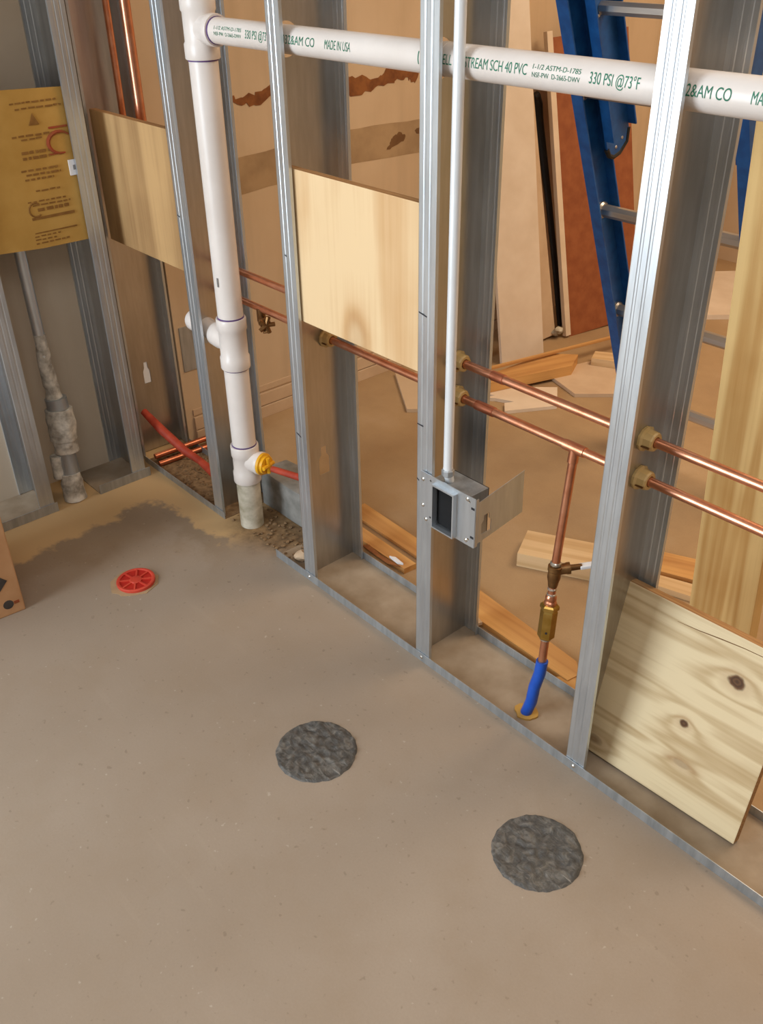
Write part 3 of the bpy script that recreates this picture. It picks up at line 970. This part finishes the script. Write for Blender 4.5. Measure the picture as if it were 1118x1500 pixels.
# large panel between the studs: local x along wall, y up
x0, x1, z0, z1 = XB + T + 0.001, XC - 0.0012, 0.667, 0.969
board('plywood_board', 'ply_mid', x1 - x0, z1 - z0, 0.018, axes(((x0 + x1) / 2, 0.021, (z0 + z1) / 2), (1, 0, 0), (0, 0, 1)), 'large pale plywood panel fixed between two studs beside the conduit', 'plywood', edge='ply_edge')
x0, x1, z0, z1 = XE + FL + 0.002, XA - 0.0012, 0.662, 0.980
board('plywood_board', 'ply_left', x1 - x0, z1 - z0, 0.018, axes(((x0 + x1) / 2, 0.021, (z0 + z1) / 2), (1, 0, 0), (0, 0, 1)), 'weathered plywood panel fixed in the corner left of the drain pipe', 'plywood', edge='ply_edge')
# knotty board leaning in the right bay
BL, BR_ = Vector((0.005, 0.055, 0.003)), Vector((0.322, 0.066, 0.003))
upv = Vector((-0.017, 0.070, 0.364)).normalized()
exv = (BR_ - BL).normalized()
cen = (BL + BR_) / 2 + upv * 0.1855 + Vector((0, 0.0095, 0.003))
board('plywood_offcut', 'board_r', (BR_ - BL).length, 0.371, 0.020, axes(cen, exv, upv), 'square knotty board leaning in the bay right of the brightest stud', 'board', bevel=0.002, edge='ply_edge')
kb = bpy.data.objects['plywood_offcut']
bm = BM()
tube(bm, [(-0.05, 0.157, 0.0098), (-0.01, 0.160, 0.0098), (0.03, 0.165, 0.0098), (0.07, 0.169, 0.0098), (0.157, 0.173, 0.0098)], [0.0004, 0.0009, 0.0011, 0.0009, 0.0004], 6)
me = bpy.data.meshes.new('crack'); bm.to_mesh(me); bm.free(); me.materials.append(M['gap'])
ck = link(bpy.data.objects.new('crack', me)); ck.parent = kb; ck['label'] = 'fine dark split along the board'
# upright timber
pb_ = Vector((0.037, 0.46, 0.0))
pdv = Vector((-0.055, 0.0, 0.95)).normalized()
board('timber_post', 'post', 2.3, 0.140, 0.038, axes(pb_ + pdv * 1.154, pdv, (1, 0, 0)), 'wide upright yellow pine plank behind the copper pipes at the right', 'plank', bevel=0.004)

# ------------------------------------------------------------------ card, label and carton at the left
cx = -1.5300
cr = thing('kraft_card', (cx, -0.25, 0.70), 'yellow printed kraft card tucked behind the left-wall stud', 'cardboard')
bm = BM()
pts = [(-0.62, 1.062), (-0.40, 1.058), (-0.24, 1.055), (-0.055, 1.046), (-0.056, 0.88), (-0.060, 0.697), (-0.20, 0.699), (-0.33, 0.708), (-0.62, 0.715)]
A = [bm.verts.new((cx - 0.004 * math.sin(6 * y), y, z)) for y, z in pts]
B = [bm.verts.new((cx - 0.003 - 0.004 * math.sin(6 * y), y, z)) for y, z in pts]
bm.faces.new(A); bm.faces.new(B[::-1])
for i in range(len(A)):
    bm.faces.new((A[i], A[(i + 1) % len(A)], B[(i + 1) % len(B)], B[i]))
bmesh.ops.triangulate(bm, faces=bm.faces[:])
obj('sheet', bm, 'card', cr)
fx = lambda y: cx + 0.0045
rnd = random.Random(3)


def dash(bm, y0, y1, z, h):
    box(bm, (cx - 0.002, y0, z), (fx(0), y1, z + h))


bm = BM()
for z, h, ya, yb in ((1.022, 0.003, -0.21, -0.10), (1.010, 0.003, -0.20, -0.09), (0.952, 0.004, -0.22, -0.13), (0.945, 0.003, -0.20, -0.15), (0.915, 0.006, -0.205, -0.135), (0.903, 0.006, -0.205, -0.14),
                     (0.877, 0.004, -0.215, -0.125), (0.867, 0.004, -0.205, -0.12), (0.857, 0.004, -0.21, -0.14), (0.83, 0.003, -0.19, -0.13), (0.807, 0.003, -0.215, -0.12), (0.798, 0.003, -0.205, -0.11), (0.785, 0.007, -0.195, -0.115),
                     (0.727, 0.003, -0.215, -0.15), (0.719, 0.003, -0.215, -0.16), (0.711, 0.003, -0.215, -0.13)):
    y = ya
    while y < yb:
        w = rnd.uniform(0.006, 0.018)
        dash(bm, y, min(y + w, yb), z + rnd.uniform(-0.0006, 0.0006), h)
        y += w + rnd.uniform(0.003, 0.006)
dash(bm, -0.213, -0.105, 0.767, 0.006)
dash(bm, -0.213, -0.105, 0.735, 0.0025)
tri = [(-0.175, 0.975), (-0.150, 0.975), (-0.1625, 1.0)]
a_ = [bm.verts.new((fx(0), y, z)) for y, z in tri]; b_ = [bm.verts.new((cx - 0.002, y, z)) for y, z in tri]
bm.faces.new(a_); bm.faces.new(b_[::-1])
for i in range(3):
    bm.faces.new((a_[i], b_[i], b_[(i + 1) % 3], a_[(i + 1) % 3]))
tube(bm, [(cx + 0.0035, -0.200 + 0.016 * math.cos(a), 0.790 + 0.016 * math.sin(a)) for a in [math.radians(d) for d in range(50, 320, 20)]], 0.0022, 6)
obj('print', bm, 'card_ink', cr, label='faded brown printing')['kind'] = 'stuff'
bm = BM()
tube(bm, [(cx + 0.0035, -0.108 + 0.030 * math.cos(a), 0.930 + 0.024 * math.sin(a)) for a in [math.radians(d) for d in range(40, 300, 20)]], [0.002 + 0.003 * math.sin(math.pi * k / 12) for k in range(13)], 6)
dash(bm, -0.13, -0.085, 0.962, 0.004)
dash(bm, -0.14, -0.10, 0.905, 0.003)
obj('print', bm, 'card_red', cr, label='faded dark red ring mark')['kind'] = 'stuff'
bm = BM(); box(bm, (-1.5285, -0.098, 0.853), (-1.5240, -0.070, 0.888)); lb_ = thing('paper_label', (-1.526, -0.084, 0.853), 'small white paper label on the edge of the yellow card', 'label')
obj('sticker', bm, 'label', lb_)
bm = BM(); box(bm, (-1.5242, -0.089, 0.865), (-1.5236, -0.078, 0.876)); obj('print', bm, 'ink_grey', lb_)

cb = thing('cardboard_carton', (-1.30, -0.75, 0), 'brown cardboard carton standing on the slab at the left edge', 'carton')
cm = Matrix.Translation((-1.157, -0.566, 0)) @ Matrix.Rotation(math.radians(-4), 4, 'Z')
bm = BM(); box(bm, (-0.30, -0.42, 0.0), (0, 0, 0.33), 0.003, cm); obj('body', bm, 'carton', cb)
bm = BM()
prism(bm, [(-0.040, 0.0), (-0.012, -0.03), (-0.032, -0.052), (-0.075, -0.045), (-0.075, 0.01)], 0, 0.0008, cm @ Matrix(((0, 0, 1, 0), (1, 0, 0, -0.012), (0, 1, 0, 0.125), (0, 0, 0, 1))))
obj('print', bm, 'carton_ink', cb, label='dark arrow printed on the carton')
bm = BM()
lathe(bm, cm @ Vector((-0.0004, -0.035, 0.030)), cm.to_3x3() @ Vector((1, 0, 0)), [(0, 0.012), (0.0008, 0.012)], 16)
obj('print', bm, 'carton_ink', cb, label='dark round mark printed on the carton')
bm = BM(); box(bm, (-0.0004, -0.022, 0.026), (0.0006, -0.010, 0.034), 0, cm); obj('print', bm, 'card_red', cb)
bm = BM(); box(bm, (-0.31, -0.23, 0.3295), (0.0008, -0.19, 0.3312), 0, cm); obj('tape', bm, 'base', cb)

# ------------------------------------------------------------------ crusted old pipe between the left-wall studs
op = thing('crusted_pipe', (-1.56, -0.25, 0), 'old steel pipe crusted with white plaster between the left-wall studs', 'pipe')
bm = BM(); tube(bm, [(-1.60, -0.237, 1.6), (-1.593, -0.236, 0.70), (-1.585, -0.236, 0.34)], 0.0145, 20); obj('steel_tube', bm, 'galv', op, True, label='shiny grey steel tube')


def lumpy(name, pts, rs, mat, seed, amp, label=None, seg=22):
    fine = []
    fr = []
    for i in range(len(pts) - 1):
        for k in range(5):
            f = k / 5
            fine.append(Vector(pts[i]).lerp(Vector(pts[i + 1]), f)); fr.append(rs[i] * (1 - f) + rs[i + 1] * f)
    fine.append(Vector(pts[-1])); fr.append(rs[-1])
    bm = BM(); tube(bm, fine, fr, seg)
    cs = fine
    for v in bm.verts:
        c = min(cs, key=lambda q: (q - v.co).length)
        d = (v.co - c)
        if d.length > 1e-6:
            v.co += d.normalized() * amp * mnoise.noise(v.co * 45 + Vector((seed, 0, 0)))
    return obj(name, bm, mat, op, True, label, 60)


lumpy('plaster_crust', [(-1.588, -0.236, 0.47), (-1.585, -0.236, 0.33), (-1.58, -0.234, 0.285)], [0.0155, 0.019, 0.021], 'plaster', 1, 0.005)
lumpy('coupling', [(-1.578, -0.233, 0.292), (-1.575, -0.233, 0.262)], [0.029, 0.029], 'galv_dull', 2, 0.002)
lumpy('plaster_sleeve', [(-1.573, -0.234, 0.262), (-1.570, -0.236, 0.225), (-1.565, -0.239, 0.175)], [0.034, 0.038, 0.035], 'plaster', 3, 0.005, 'lumpy white plaster sleeve')
lumpy('coupling', [(-1.563, -0.240, 0.178), (-1.560, -0.241, 0.140)], [0.030, 0.031], 'plaster', 4, 0.004)
lumpy('lower_sleeve', [(-1.559, -0.243, 0.140), (-1.555, -0.246, 0.075)], [0.024, 0.026], 'galv_dull', 5, 0.002)
lumpy('lower_sleeve', [(-1.565, -0.272, 0.135), (-1.560, -0.275, 0.07)], [0.017, 0.016], 'plaster', 9, 0.002)
lumpy('base_plaster', [(-1.553, -0.247, 0.078), (-1.549, -0.249, 0.04), (-1.546, -0.250, 0.0)], [0.028, 0.029, 0.031], 'plaster', 6, 0.006)

# ------------------------------------------------------------------ corner bay: vertical coppers, red bar, floor coppers, plates
for x, r_, lb in ((-1.598, 0.0085, 'thin vertical copper pipe nearest the corner above the weathered plywood'), (-1.505, 0.0125, 'thicker vertical copper pipe above the weathered plywood')):
    bm = BM(); tube(bm, [(x, 0.098, 2.69), (x, 0.098, 0.72)], r_, 16)
    tag(obj('copper_riser', bm, 'copper', None, True), lb, 'pipe', 'copper risers in the corner')
bm = BM(); tube(bm, [(-1.602, 0.022, 0.155), (-1.52, 0.030, 0.122), (-1.43, 0.046, 0.085), (-1.37, 0.058, 0.072), (-1.29, 0.052, 0.068), (-1.222, 0.040, 0.070)], [0.010, 0.013, 0.013, 0.010, 0.013, 0.013], 12)
for v in bm.verts:
    v.co += Vector((0, 0, 1)) * 0.003 * mnoise.noise(v.co * 60)
tag(obj('red_strap', bm, 'red', None, True), 'red painted pipe lying across the dirty corner track', 'pipe')
for k, (xa, xb, dz) in enumerate(((-1.555, -1.545, 0.028), (-1.535, -1.525, 0.011))):
    bm = BM(); tube(bm, [(xa, 0.012, dz), (xb, 0.34, dz)], 0.0085, 12)
    tag(obj('floor_copper_pipe', bm, 'copper_old', None, True), ['upper of two short copper pipes on the corner floor', 'lower of two short copper pipes on the corner floor'][k], 'pipe', 'copper pipes on the corner floor')
rc = Vector((SX, SY, 0.197)) + pd * 0.080
bm = BM(); tube(bm, [Vector((-1.020, 0.068, 0.190)), Vector((-0.92, 0.085, 0.200)), Vector((XB - 0.004, 0.10, 0.210))], [0.008, 0.009, 0.009], 12)
tag(obj('red_pipe', bm, 'red', None, True), 'short red pipe behind the yellow plug', 'pipe')
bm = BM(); box(bm, (FARX + 0.0002, 0.170, 0.235), (FARX + 0.003, 0.262, 0.372), 0.0005); tag(obj('steel_plate', bm, 'galv_dull'), 'dull grey steel plate on the far drywall behind the elbow', 'plate')

# concrete lump, rubble and clods
bm = BM()
box(bm, (-1.165, 0.125, 0.0), (-0.905, 0.215, 0.105), 0.006)
bmesh.ops.subdivide_edges(bm, edges=bm.edges[:], cuts=3, use_grid_fill=True)
for v in bm.verts:
    v.co += Vector((mnoise.noise(v.co * 18), mnoise.noise(v.co * 18 + Vector((9, 0, 0))), mnoise.noise(v.co * 14 + Vector((0, 9, 0))) - 0.1)) * 0.007
for v in bm.verts:
    v.co.z = max(v.co.z, 0.0)
tag(obj('concrete_block', bm, 'concrete', None, True), 'rough grey concrete block behind the drain pipe foot', 'block')


def clod(bm, c, r, seed):
    res = bmesh.ops.create_icosphere(bm, subdivisions=1 if r < 0.008 else 2, radius=r)
    for v in res['verts']:
        n = mnoise.noise(v.co / r * 1.3 + Vector((seed, seed * 0.7, 0)))
        v.co *= 1 + 0.45 * n
        v.co.z *= 0.6
        v.co += Vector(c)
        v.co.z = max(v.co.z, 0.0005)


bm = BM()
rnd = random.Random(11)
for k in range(420):
    x, y = rnd.uniform(-1.58, -0.90), rnd.uniform(0.005, 0.145)
    if (x - SX) ** 2 + (y - SY) ** 2 < 0.045 ** 2 or abs(x - XA - 0.02) < 0.035 or (-1.19 < x and y > 0.112):
        continue
    r_ = rnd.uniform(0.002, 0.0065)
    clod(bm, (x, y, 0.003), r_, k)
tag(obj('rubble', bm, 'dirt', None, True), 'brown rubble and dirt in the corner track around the pipe foot', 'rubble', kind='stuff')
bm = BM(); clod(bm, (-0.872, 0.035, 0.016), 0.019, 5); tag(obj('plaster_lump', bm, 'base', None, True), 'pale rounded lump behind the stud foot by the track end', 'lump')

# ------------------------------------------------------------------ things in the slab
for k, (cx_, cy_, rr, lb) in enumerate(((-0.345, -0.332, 0.079, 'dark crumpled film over the round floor opening nearer the drain cap'), (0.095, -0.192, 0.079, 'larger dark crumpled film over the round floor opening nearest the right board'))):
    bm = BM()
    rnd = random.Random(20 + k)
    nR, nS = 22, 84
    rings = []
    for i in range(nR + 1):
        f = i / nR
        ring = []
        for s in range(nS):
            a = 2 * math.pi * s / nS
            w = 1 + 0.03 * mnoise.noise(Vector((math.cos(a) * 7, math.sin(a) * 7, k * 5 + 2))) + 0.02 * mnoise.noise(Vector((math.cos(a) * 3, math.sin(a) * 3, k * 5)))
            x, y = cx_ + rr * f * w * math.cos(a), cy_ + rr * f * w * math.sin(a)
            q = Vector((x, y, 0)) * 30
            h = 0.0035 + 0.004 * mnoise.noise(q) + 0.0035 * mnoise.noise(q * 3.3) if f < 0.97 else 0.0004
            ring.append((x, y, max(0.0006, h) if f < 0.97 else 0.0003))
        rings.append(ring)
    c0 = bm.verts.new((cx_, cy_, 0.004))
    R_ = [[bm.verts.new(p) for p in r_] for r_ in rings[1:]]
    for s in range(nS):
        bm.faces.new((c0, R_[0][s], R_[0][(s + 1) % nS]))
    for a, b in zip(R_, R_[1:]):
        for s in range(nS):
            bm.faces.new((a[s], b[s], b[(s + 1) % nS], a[(s + 1) % nS]))
    tag(obj('floor_opening_cover', bm, 'film', None, True, angle=60), lb, 'floor cover', 'dark floor opening covers')

dc = thing('floor_drain', (-1.075, -0.321, 0), 'red spoked plastic drain cap set in the slab', 'drain cap')
tm = Matrix.Translation((-1.075, -0.321, 0.009)) @ Matrix.Diagonal((0.95, 0.95, 0.65, 1)) @ Matrix.Rotation(math.radians(3), 4, 'X')


def tx(bm):
    for v in bm.verts:
        v.co = tm @ v.co
    return bm


bm = BM(); lathe(bm, (0, 0, -0.013), (0, 0, 1), [(0, 0.044), (0.008, 0.044)], 32); obj('base_disc', tx(bm), 'red_dk', dc, True)
bm = BM(); lathe(bm, (0, 0, -0.012), (0, 0, 1), [(0, 0.041), (0, 0.049), (0.011, 0.049), (0.013, 0.047), (0.013, 0.043), (0.011, 0.041)], 36, closed=True); obj('rim', tx(bm), 'red_pl', dc, True)
bm = BM(); lathe(bm, (0, 0, -0.006), (0, 0, 1), [(0, 0.016), (0.005, 0.016), (0.007, 0.014)], 20); obj('hub', tx(bm), 'red_pl', dc, True)
for k in range(8):
    a = k * math.pi / 4 + 0.2
    bm = BM(); box(bm, (0.012, -0.0022, -0.006), (0.042, 0.0022, 0.0), 0.0006, Matrix.Rotation(a, 4, 'Z')); obj('spoke', tx(bm), 'red_pl', dc)
bm = BM()
pts = [(-1.075 + (0.056 + 0.006 * random.uniform(-1, 1)) * math.cos(a), -0.325 + (0.056 + 0.006 * random.uniform(-1, 1)) * math.sin(a)) for a in [2 * math.pi * k / 24 for k in range(24)]]
prism(bm, pts, 0.0, 0.0012)
obj('grout_ring', bm, 'band', dc, label='tan grout patch around the cap')

# ------------------------------------------------------------------ far room: ladder
LX, LW, LY, LA, LS0 = -0.682, 0.400, 1.132, -0.3897, 0.190
ldv = Vector((0, math.sin(LA), math.cos(LA)))
lnv = Vector((0, -math.cos(LA), math.sin(LA)))     # towards the camera side
ld = thing('extension_ladder', (LX + LW / 2, LY, 0), 'blue fibreglass extension ladder with aluminium rungs leaning on the stud wall', 'ladder')


def rail(name, xin, sgn, s0, s1, off, wd=0.075, fl=0.030, th=0.004, rounded=False):
    bm = BM()
    def P(u, v, s):
        return Vector((xin + sgn * u, LY, 0)) + lnv * v + ldv * s
    prof = [(fl, 0), (0, 0), (0, -wd), (fl, -wd)]
    inn = [(fl, -th), (th, -th), (th, -wd + th), (fl, -wd + th)]
    loop = prof + inn[::-1]
    lo = [bm.verts.new(P(u, v + off, s0)) for u, v in loop]
    hi = [bm.verts.new(P(u, v + off, s1)) for u, v in loop]
    n = len(loop)
    for i in range(n):
        bm.faces.new((lo[i], lo[(i + 1) % n], hi[(i + 1) % n], hi[i]))
    for R in (lo, hi):
        for i in range(3):
            bm.faces.new((R[i], R[i + 1], R[n - 2 - i], R[n - 1 - i]))
    return obj(name, bm, 'lad_blue', ld)


rail('rail', LX, 1, 0.03, 2.70, 0.0)
rail('rail', LX + LW + 0.03, -1, 0.03, 2.70, 0.0)
for i in range(8):
    s = LS0 + 0.305 * i
    c = Vector((0, LY, 0)) + ldv * s - lnv * 0.036
    bm = BM(); lathe(bm, c + Vector((LX + 0.004, 0, 0)), (1, 0, 0), [(0, 0.0155), (LW + 0.022, 0.0155)], 8, spin=0.4); obj('rung', bm, 'alu', ld)
    bm = BM(); lathe(bm, c + Vector((LX + 0.004, 0, 0)), (1, 0, 0), [(0, 0.021), (0.006, 0.021), (0.010, 0.017)], 14); obj('rung_collar', bm, 'alu', ld, True)
for xx in (LX, LX + LW):
    bm = BM()
    c = Vector((xx + (0.015), LY, 0)) + ldv * 0.03 - lnv * 0.036
    box(bm, (-0.022, -0.05, -0.0), (0.022, 0.05, 0.03), 0.004, Matrix.Translation((c.x, LY + 0.03, 0.0005))); obj('foot', bm, 'black', ld)
# fly section: rails with rounded lower ends, tucked inside the base section
FS = 0.93
for xin, sg in ((LX + 0.036, 1), (LX + LW - 0.006, -1)):
    def P(u, v, s):
        return Vector((xin + sg * u, LY, 0)) + lnv * v + ldv * s
    bm = BM()
    out = [(-0.045, 2.75), (-0.045, FS + 0.03), (-0.05, FS + 0.012), (-0.062, FS + 0.002), (-0.085, FS), (-0.115, FS + 0.012), (-0.128, FS + 0.04), (-0.132, 2.75)]
    a = [bm.verts.new(P(0, v, s)) for v, s in out]; b = [bm.verts.new(P(0.005, v, s)) for v, s in out]
    bm.faces.new(a); bm.faces.new(b[::-1])
    for i in range(len(out)):
        bm.faces.new((a[i], a[(i + 1) % len(a)], b[(i + 1) % len(b)], b[i]))
    for v0, v1 in ((-0.049, -0.045), (-0.132, -0.128)):
        c8 = [P(u, v, s) for s in (FS + 0.05, 2.75) for u, v in ((0.005, v0), (0.026, v0), (0.026, v1), (0.005, v1))]
        V = [bm.verts.new(p) for p in c8]
        for q in ((0, 1, 2, 3), (4, 5, 6, 7), (0, 1, 5, 4), (1, 2, 6, 5), (2, 3, 7, 6), (3, 0, 4, 7)):
            bm.faces.new([V[j] for j in q])
    fr_ = obj('fly_rail', bm, 'lad_blue', ld)
    bm = BM()
    tube(bm, [P(0.0025, v, s) for v, s in out[1:7]], 0.006, 8); obj('end_cap', bm, 'black', fr_, True)
    for v, s in ((-0.075, FS + 0.02), (-0.10, FS + 0.03), (-0.075, FS + 0.32), (-0.085, FS + 0.36)):
        bm = BM(); c = P(0.005, v, s); lathe(bm, c, (sg, 0, 0), [(0, 0.004), (0.0015, 0.003)], 8); obj('rivet', bm, 'alu', fr_)
for i in range(5):
    s = FS + 0.33 + 0.305 * i
    c = Vector((0, LY, 0)) + ldv * s - lnv * 0.088
    bm = BM(); lathe(bm, c + Vector((LX + 0.041, 0, 0)), (1, 0, 0), [(0, 0.014), (LW - 0.052, 0.014)], 8, spin=0.4); obj('fly_rung', bm, 'alu', ld)

# ------------------------------------------------------------------ far room: boards leaning on the wall
def leaning(name, mat, foot0, foot1, topx, topz, th, label, cat, length=None, dy=0.0):
    f0, f1 = Vector(foot0), Vector(foot1)
    e = (f1 - f0)
    d = Vector((topx - f0.x, dy, topz)); L = length or d.length
    d.normalize()
    m = axes((f0 + f1) / 2 + d * L / 2 + Vector((0, 0, th * 0.25)), d, e)
    return board(name, mat, L, e.length, th, m, label, cat, bevel=0.001)


leaning('wall_plank', 'white_scrap', (-1.345, 1.290, 0.004), (-1.295, 1.458, 0.004), -1.575, 1.50, 0.016, 'pale plank leaning on the far drywall behind the conduit stud', 'plank', 1.55)
leaning('wall_plank', 'base', (-1.40, 1.475, 0.004), (-1.385, 1.63, 0.004), -1.580, 1.15, 0.016, 'tan plank half hidden behind the pale leaning plank', 'plank', 1.18, -0.09)
leaning('wall_plank', 'band', (-1.43, 1.18, 0.004), (-1.42, 1.30, 0.004), -1.585, 0.95, 0.014, 'dull plank just left of the pale leaning plank', 'plank', 0.95)
leaning('hardboard_sheet', 'brown_board', (-1.352, 1.682, 0.004), (-1.285, 2.02, 0.004), -1.548, 1.00, 0.004, 'reddish brown hardboard sheet with a pale edge left of the ladder', 'sheet', 1.03)
f0 = Vector((-1.358, 1.680, 0.004)); d = Vector((-1.548 + 1.352, 0, 1.0)).normalized()
leaning('edge_strip', 'white_scrap', (-1.352, 1.652, 0.004), (-1.350, 1.678, 0.004), -1.548, 1.00, 0.018, 'narrow pale strip along the edge of the brown hardboard', 'strip', 1.04)
# pry bar
bm = BM()
pts = [(-1.440, 1.735, 0.006), (-1.475, 1.72, 0.22), (-1.52, 1.705, 0.46), (-1.560, 1.69, 0.66), (-1.578, 1.68, 0.75), (-1.580, 1.672, 0.80), (-1.573, 1.655, 0.830), (-1.568, 1.640, 0.825)]
tube(bm, pts, [0.012, 0.012, 0.013, 0.015, 0.018, 0.019, 0.014, 0.007], 10)
tag(obj('pry_bar', bm, 'black', None, True), 'black hooked pry bar leaning between the plank and hardboard', 'pry bar')
rnd = random.Random(4)
bm = BM()
for k in range(5):
    clod(bm, (-1.40 + 0.010 * k, 1.625 + 0.014 * (k % 2), 0.012 + 0.014 * (k // 2)), 0.016, k + 3)
tag(obj('rag', bm, 'pvc_old', None, True), 'crumpled pale rag beside the foot of the pry bar', 'rag')


# ------------------------------------------------------------------ far room: offcuts on the floor
def flat(name, mat, poly, z0, z1, label, cat, group='offcuts on the far floor', ang=None):
    cx_, cy_ = sum(p[0] for p in poly) / len(poly), sum(p[1] for p in poly) / len(poly)
    if ang is None:
        ds = [((poly[(i + 1) % len(poly)][0] - poly[i][0]), (poly[(i + 1) % len(poly)][1] - poly[i][1])) for i in range(len(poly))]
        dx, dy = max(ds, key=lambda q: q[0] ** 2 + q[1] ** 2)
        ang = math.atan2(dy, dx)
    c, s = math.cos(-ang), math.sin(-ang)
    loc = [((x - cx_) * c - (y - cy_) * s, (x - cx_) * s + (y - cy_) * c) for x, y in poly]
    mw = Matrix.Translation((cx_, cy_, (z0 + z1) / 2)) @ Matrix.Rotation(ang, 4, 'Z')
    return board(name, mat, 0, 0, z1 - z0, mw, label, cat, group, shape=loc)


flat('wood_block', 'scrap_pale', [(-0.492, 0.414), (-0.255, 0.536), (-0.305, 0.632), (-0.542, 0.510)], 0.0005, 0.0385, 'short lumber block on the floor behind the brass valve', 'block')
flat('floor_plank', 'scrap', [(-0.535, 0.185), (-0.135, 0.172), (-0.130, 0.205), (-0.160, 0.232), (-0.470, 0.262), (-0.535, 0.262)], 0.0005, 0.014, 'orange wood plank lying just behind the rear track by the blue sleeve', 'plank')
flat('floor_plank', 'scrap', [(-0.160, 0.165), (0.10, 0.162), (0.10, 0.225), (-0.128, 0.232)], 0.0005, 0.011, 'darker plank end behind the foot of the brightest stud', 'plank')
flat('floor_plank', 'scrap', [(-0.98, 0.195), (-0.655, 0.185), (-0.652, 0.222), (-0.98, 0.235)], 0.0005, 0.016, 'thin split plank behind the track under the large panel, nearer the track', 'plank')
flat('floor_plank', 'scrap', [(-0.96, 0.262), (-0.60, 0.248), (-0.60, 0.300), (-0.96, 0.318)], 0.0005, 0.009, 'thin plank behind the track under the large panel, farther from the track', 'plank')
flat('wood_chip', 'torn', [(-0.80, 0.172), (-0.70, 0.168), (-0.665, 0.182), (-0.74, 0.180), (-0.79, 0.188)], 0.0165, 0.019, 'brown bark splinter beside the thin split plank', 'splinter')
flat('wood_chip', 'label', [(-0.715, 0.190), (-0.680, 0.186), (-0.668, 0.194), (-0.70, 0.198)], 0.0165, 0.022, 'small white chip on the thin split plank', 'chip')
flat('wood_chip', 'base', [(-0.415, 0.162), (-0.385, 0.158), (-0.380, 0.172), (-0.405, 0.180)], 0.0145, 0.022, 'small pinkish chip by the conduit stud foot', 'chip')
flat('floor_plank', 'scrap', [(-0.31, 0.700), (-0.12, 0.785), (-0.08, 0.700), (-0.26, 0.630)], 0.0005, 0.012, 'orange plank end left of the yellow pine plank', 'plank')
flat('floor_plank', 'scrap_pale', [(-0.25, 0.612), (-0.06, 0.680), (-0.04, 0.628), (-0.235, 0.572)], 0.0005, 0.016, 'grey-edged plank end just behind the knotty board', 'plank')
flat('drywall_scrap', 'drywall_far', [(-1.54, 0.955), (-1.300, 0.790), (-1.20, 0.90), (-1.44, 1.07)], 0.0005, 0.0125, 'pale drywall scrap seen left of the conduit stud', 'drywall scrap')
flat('drywall_scrap', 'white_scrap', [(-1.30, 1.02), (-1.235, 1.098), (-1.205, 1.14), (-1.075, 1.275), (-0.985, 1.165), (-1.075, 1.012), (-1.115, 1.055), (-1.10, 1.085), (-1.16, 1.06), (-1.20, 1.02), (-1.175, 1.075)], 0.0005, 0.012, 'splintered pale board scrap above the upper copper pipe', 'board scrap')
flat('drywall_scrap', 'base', [(-1.185, 1.34), (-1.10, 1.65), (-0.80, 1.65), (-0.86, 1.425), (-1.000, 1.275)], 0.0005, 0.013, 'flat tan board scrap behind the brightest stud', 'board scrap')
flat('wood_block', 'scrap', [(-1.250, 1.110), (-1.205, 1.060), (-1.105, 1.385), (-1.150, 1.475), (-1.235, 1.405)], 0.0130, 0.048, 'chunky pine offcut at the foot of the pale leaning plank', 'offcut')
flat('wood_block', 'scrap_pale', [(-1.14, 1.56), (-1.11, 1.50), (-0.90, 1.60), (-0.94, 1.68)], 0.0135, 0.040, 'rough pale offcut lying near the hardboard sheet', 'offcut')
bm = BM()
a, b = Vector((-1.26, 1.13, 0.064)), Vector((-1.13, 1.80, 0.054))
bm2 = axes((a + b) / 2, b - a, (1, 0, 0.1))
board('lath_strip', 'scrap', (b - a).length, 0.016, 0.008, bm2, 'long thin lath across the foot of the pale leaning plank', 'lath', 'offcuts on the far floor')
flat('drywall_scrap', 'white_scrap', [(-1.42, 2.62), (-1.27, 2.80), (-0.98, 2.33), (-1.13, 2.16)], 0.0005, 0.020, 'pale drywall scrap at the back of the far floor', 'drywall scrap')
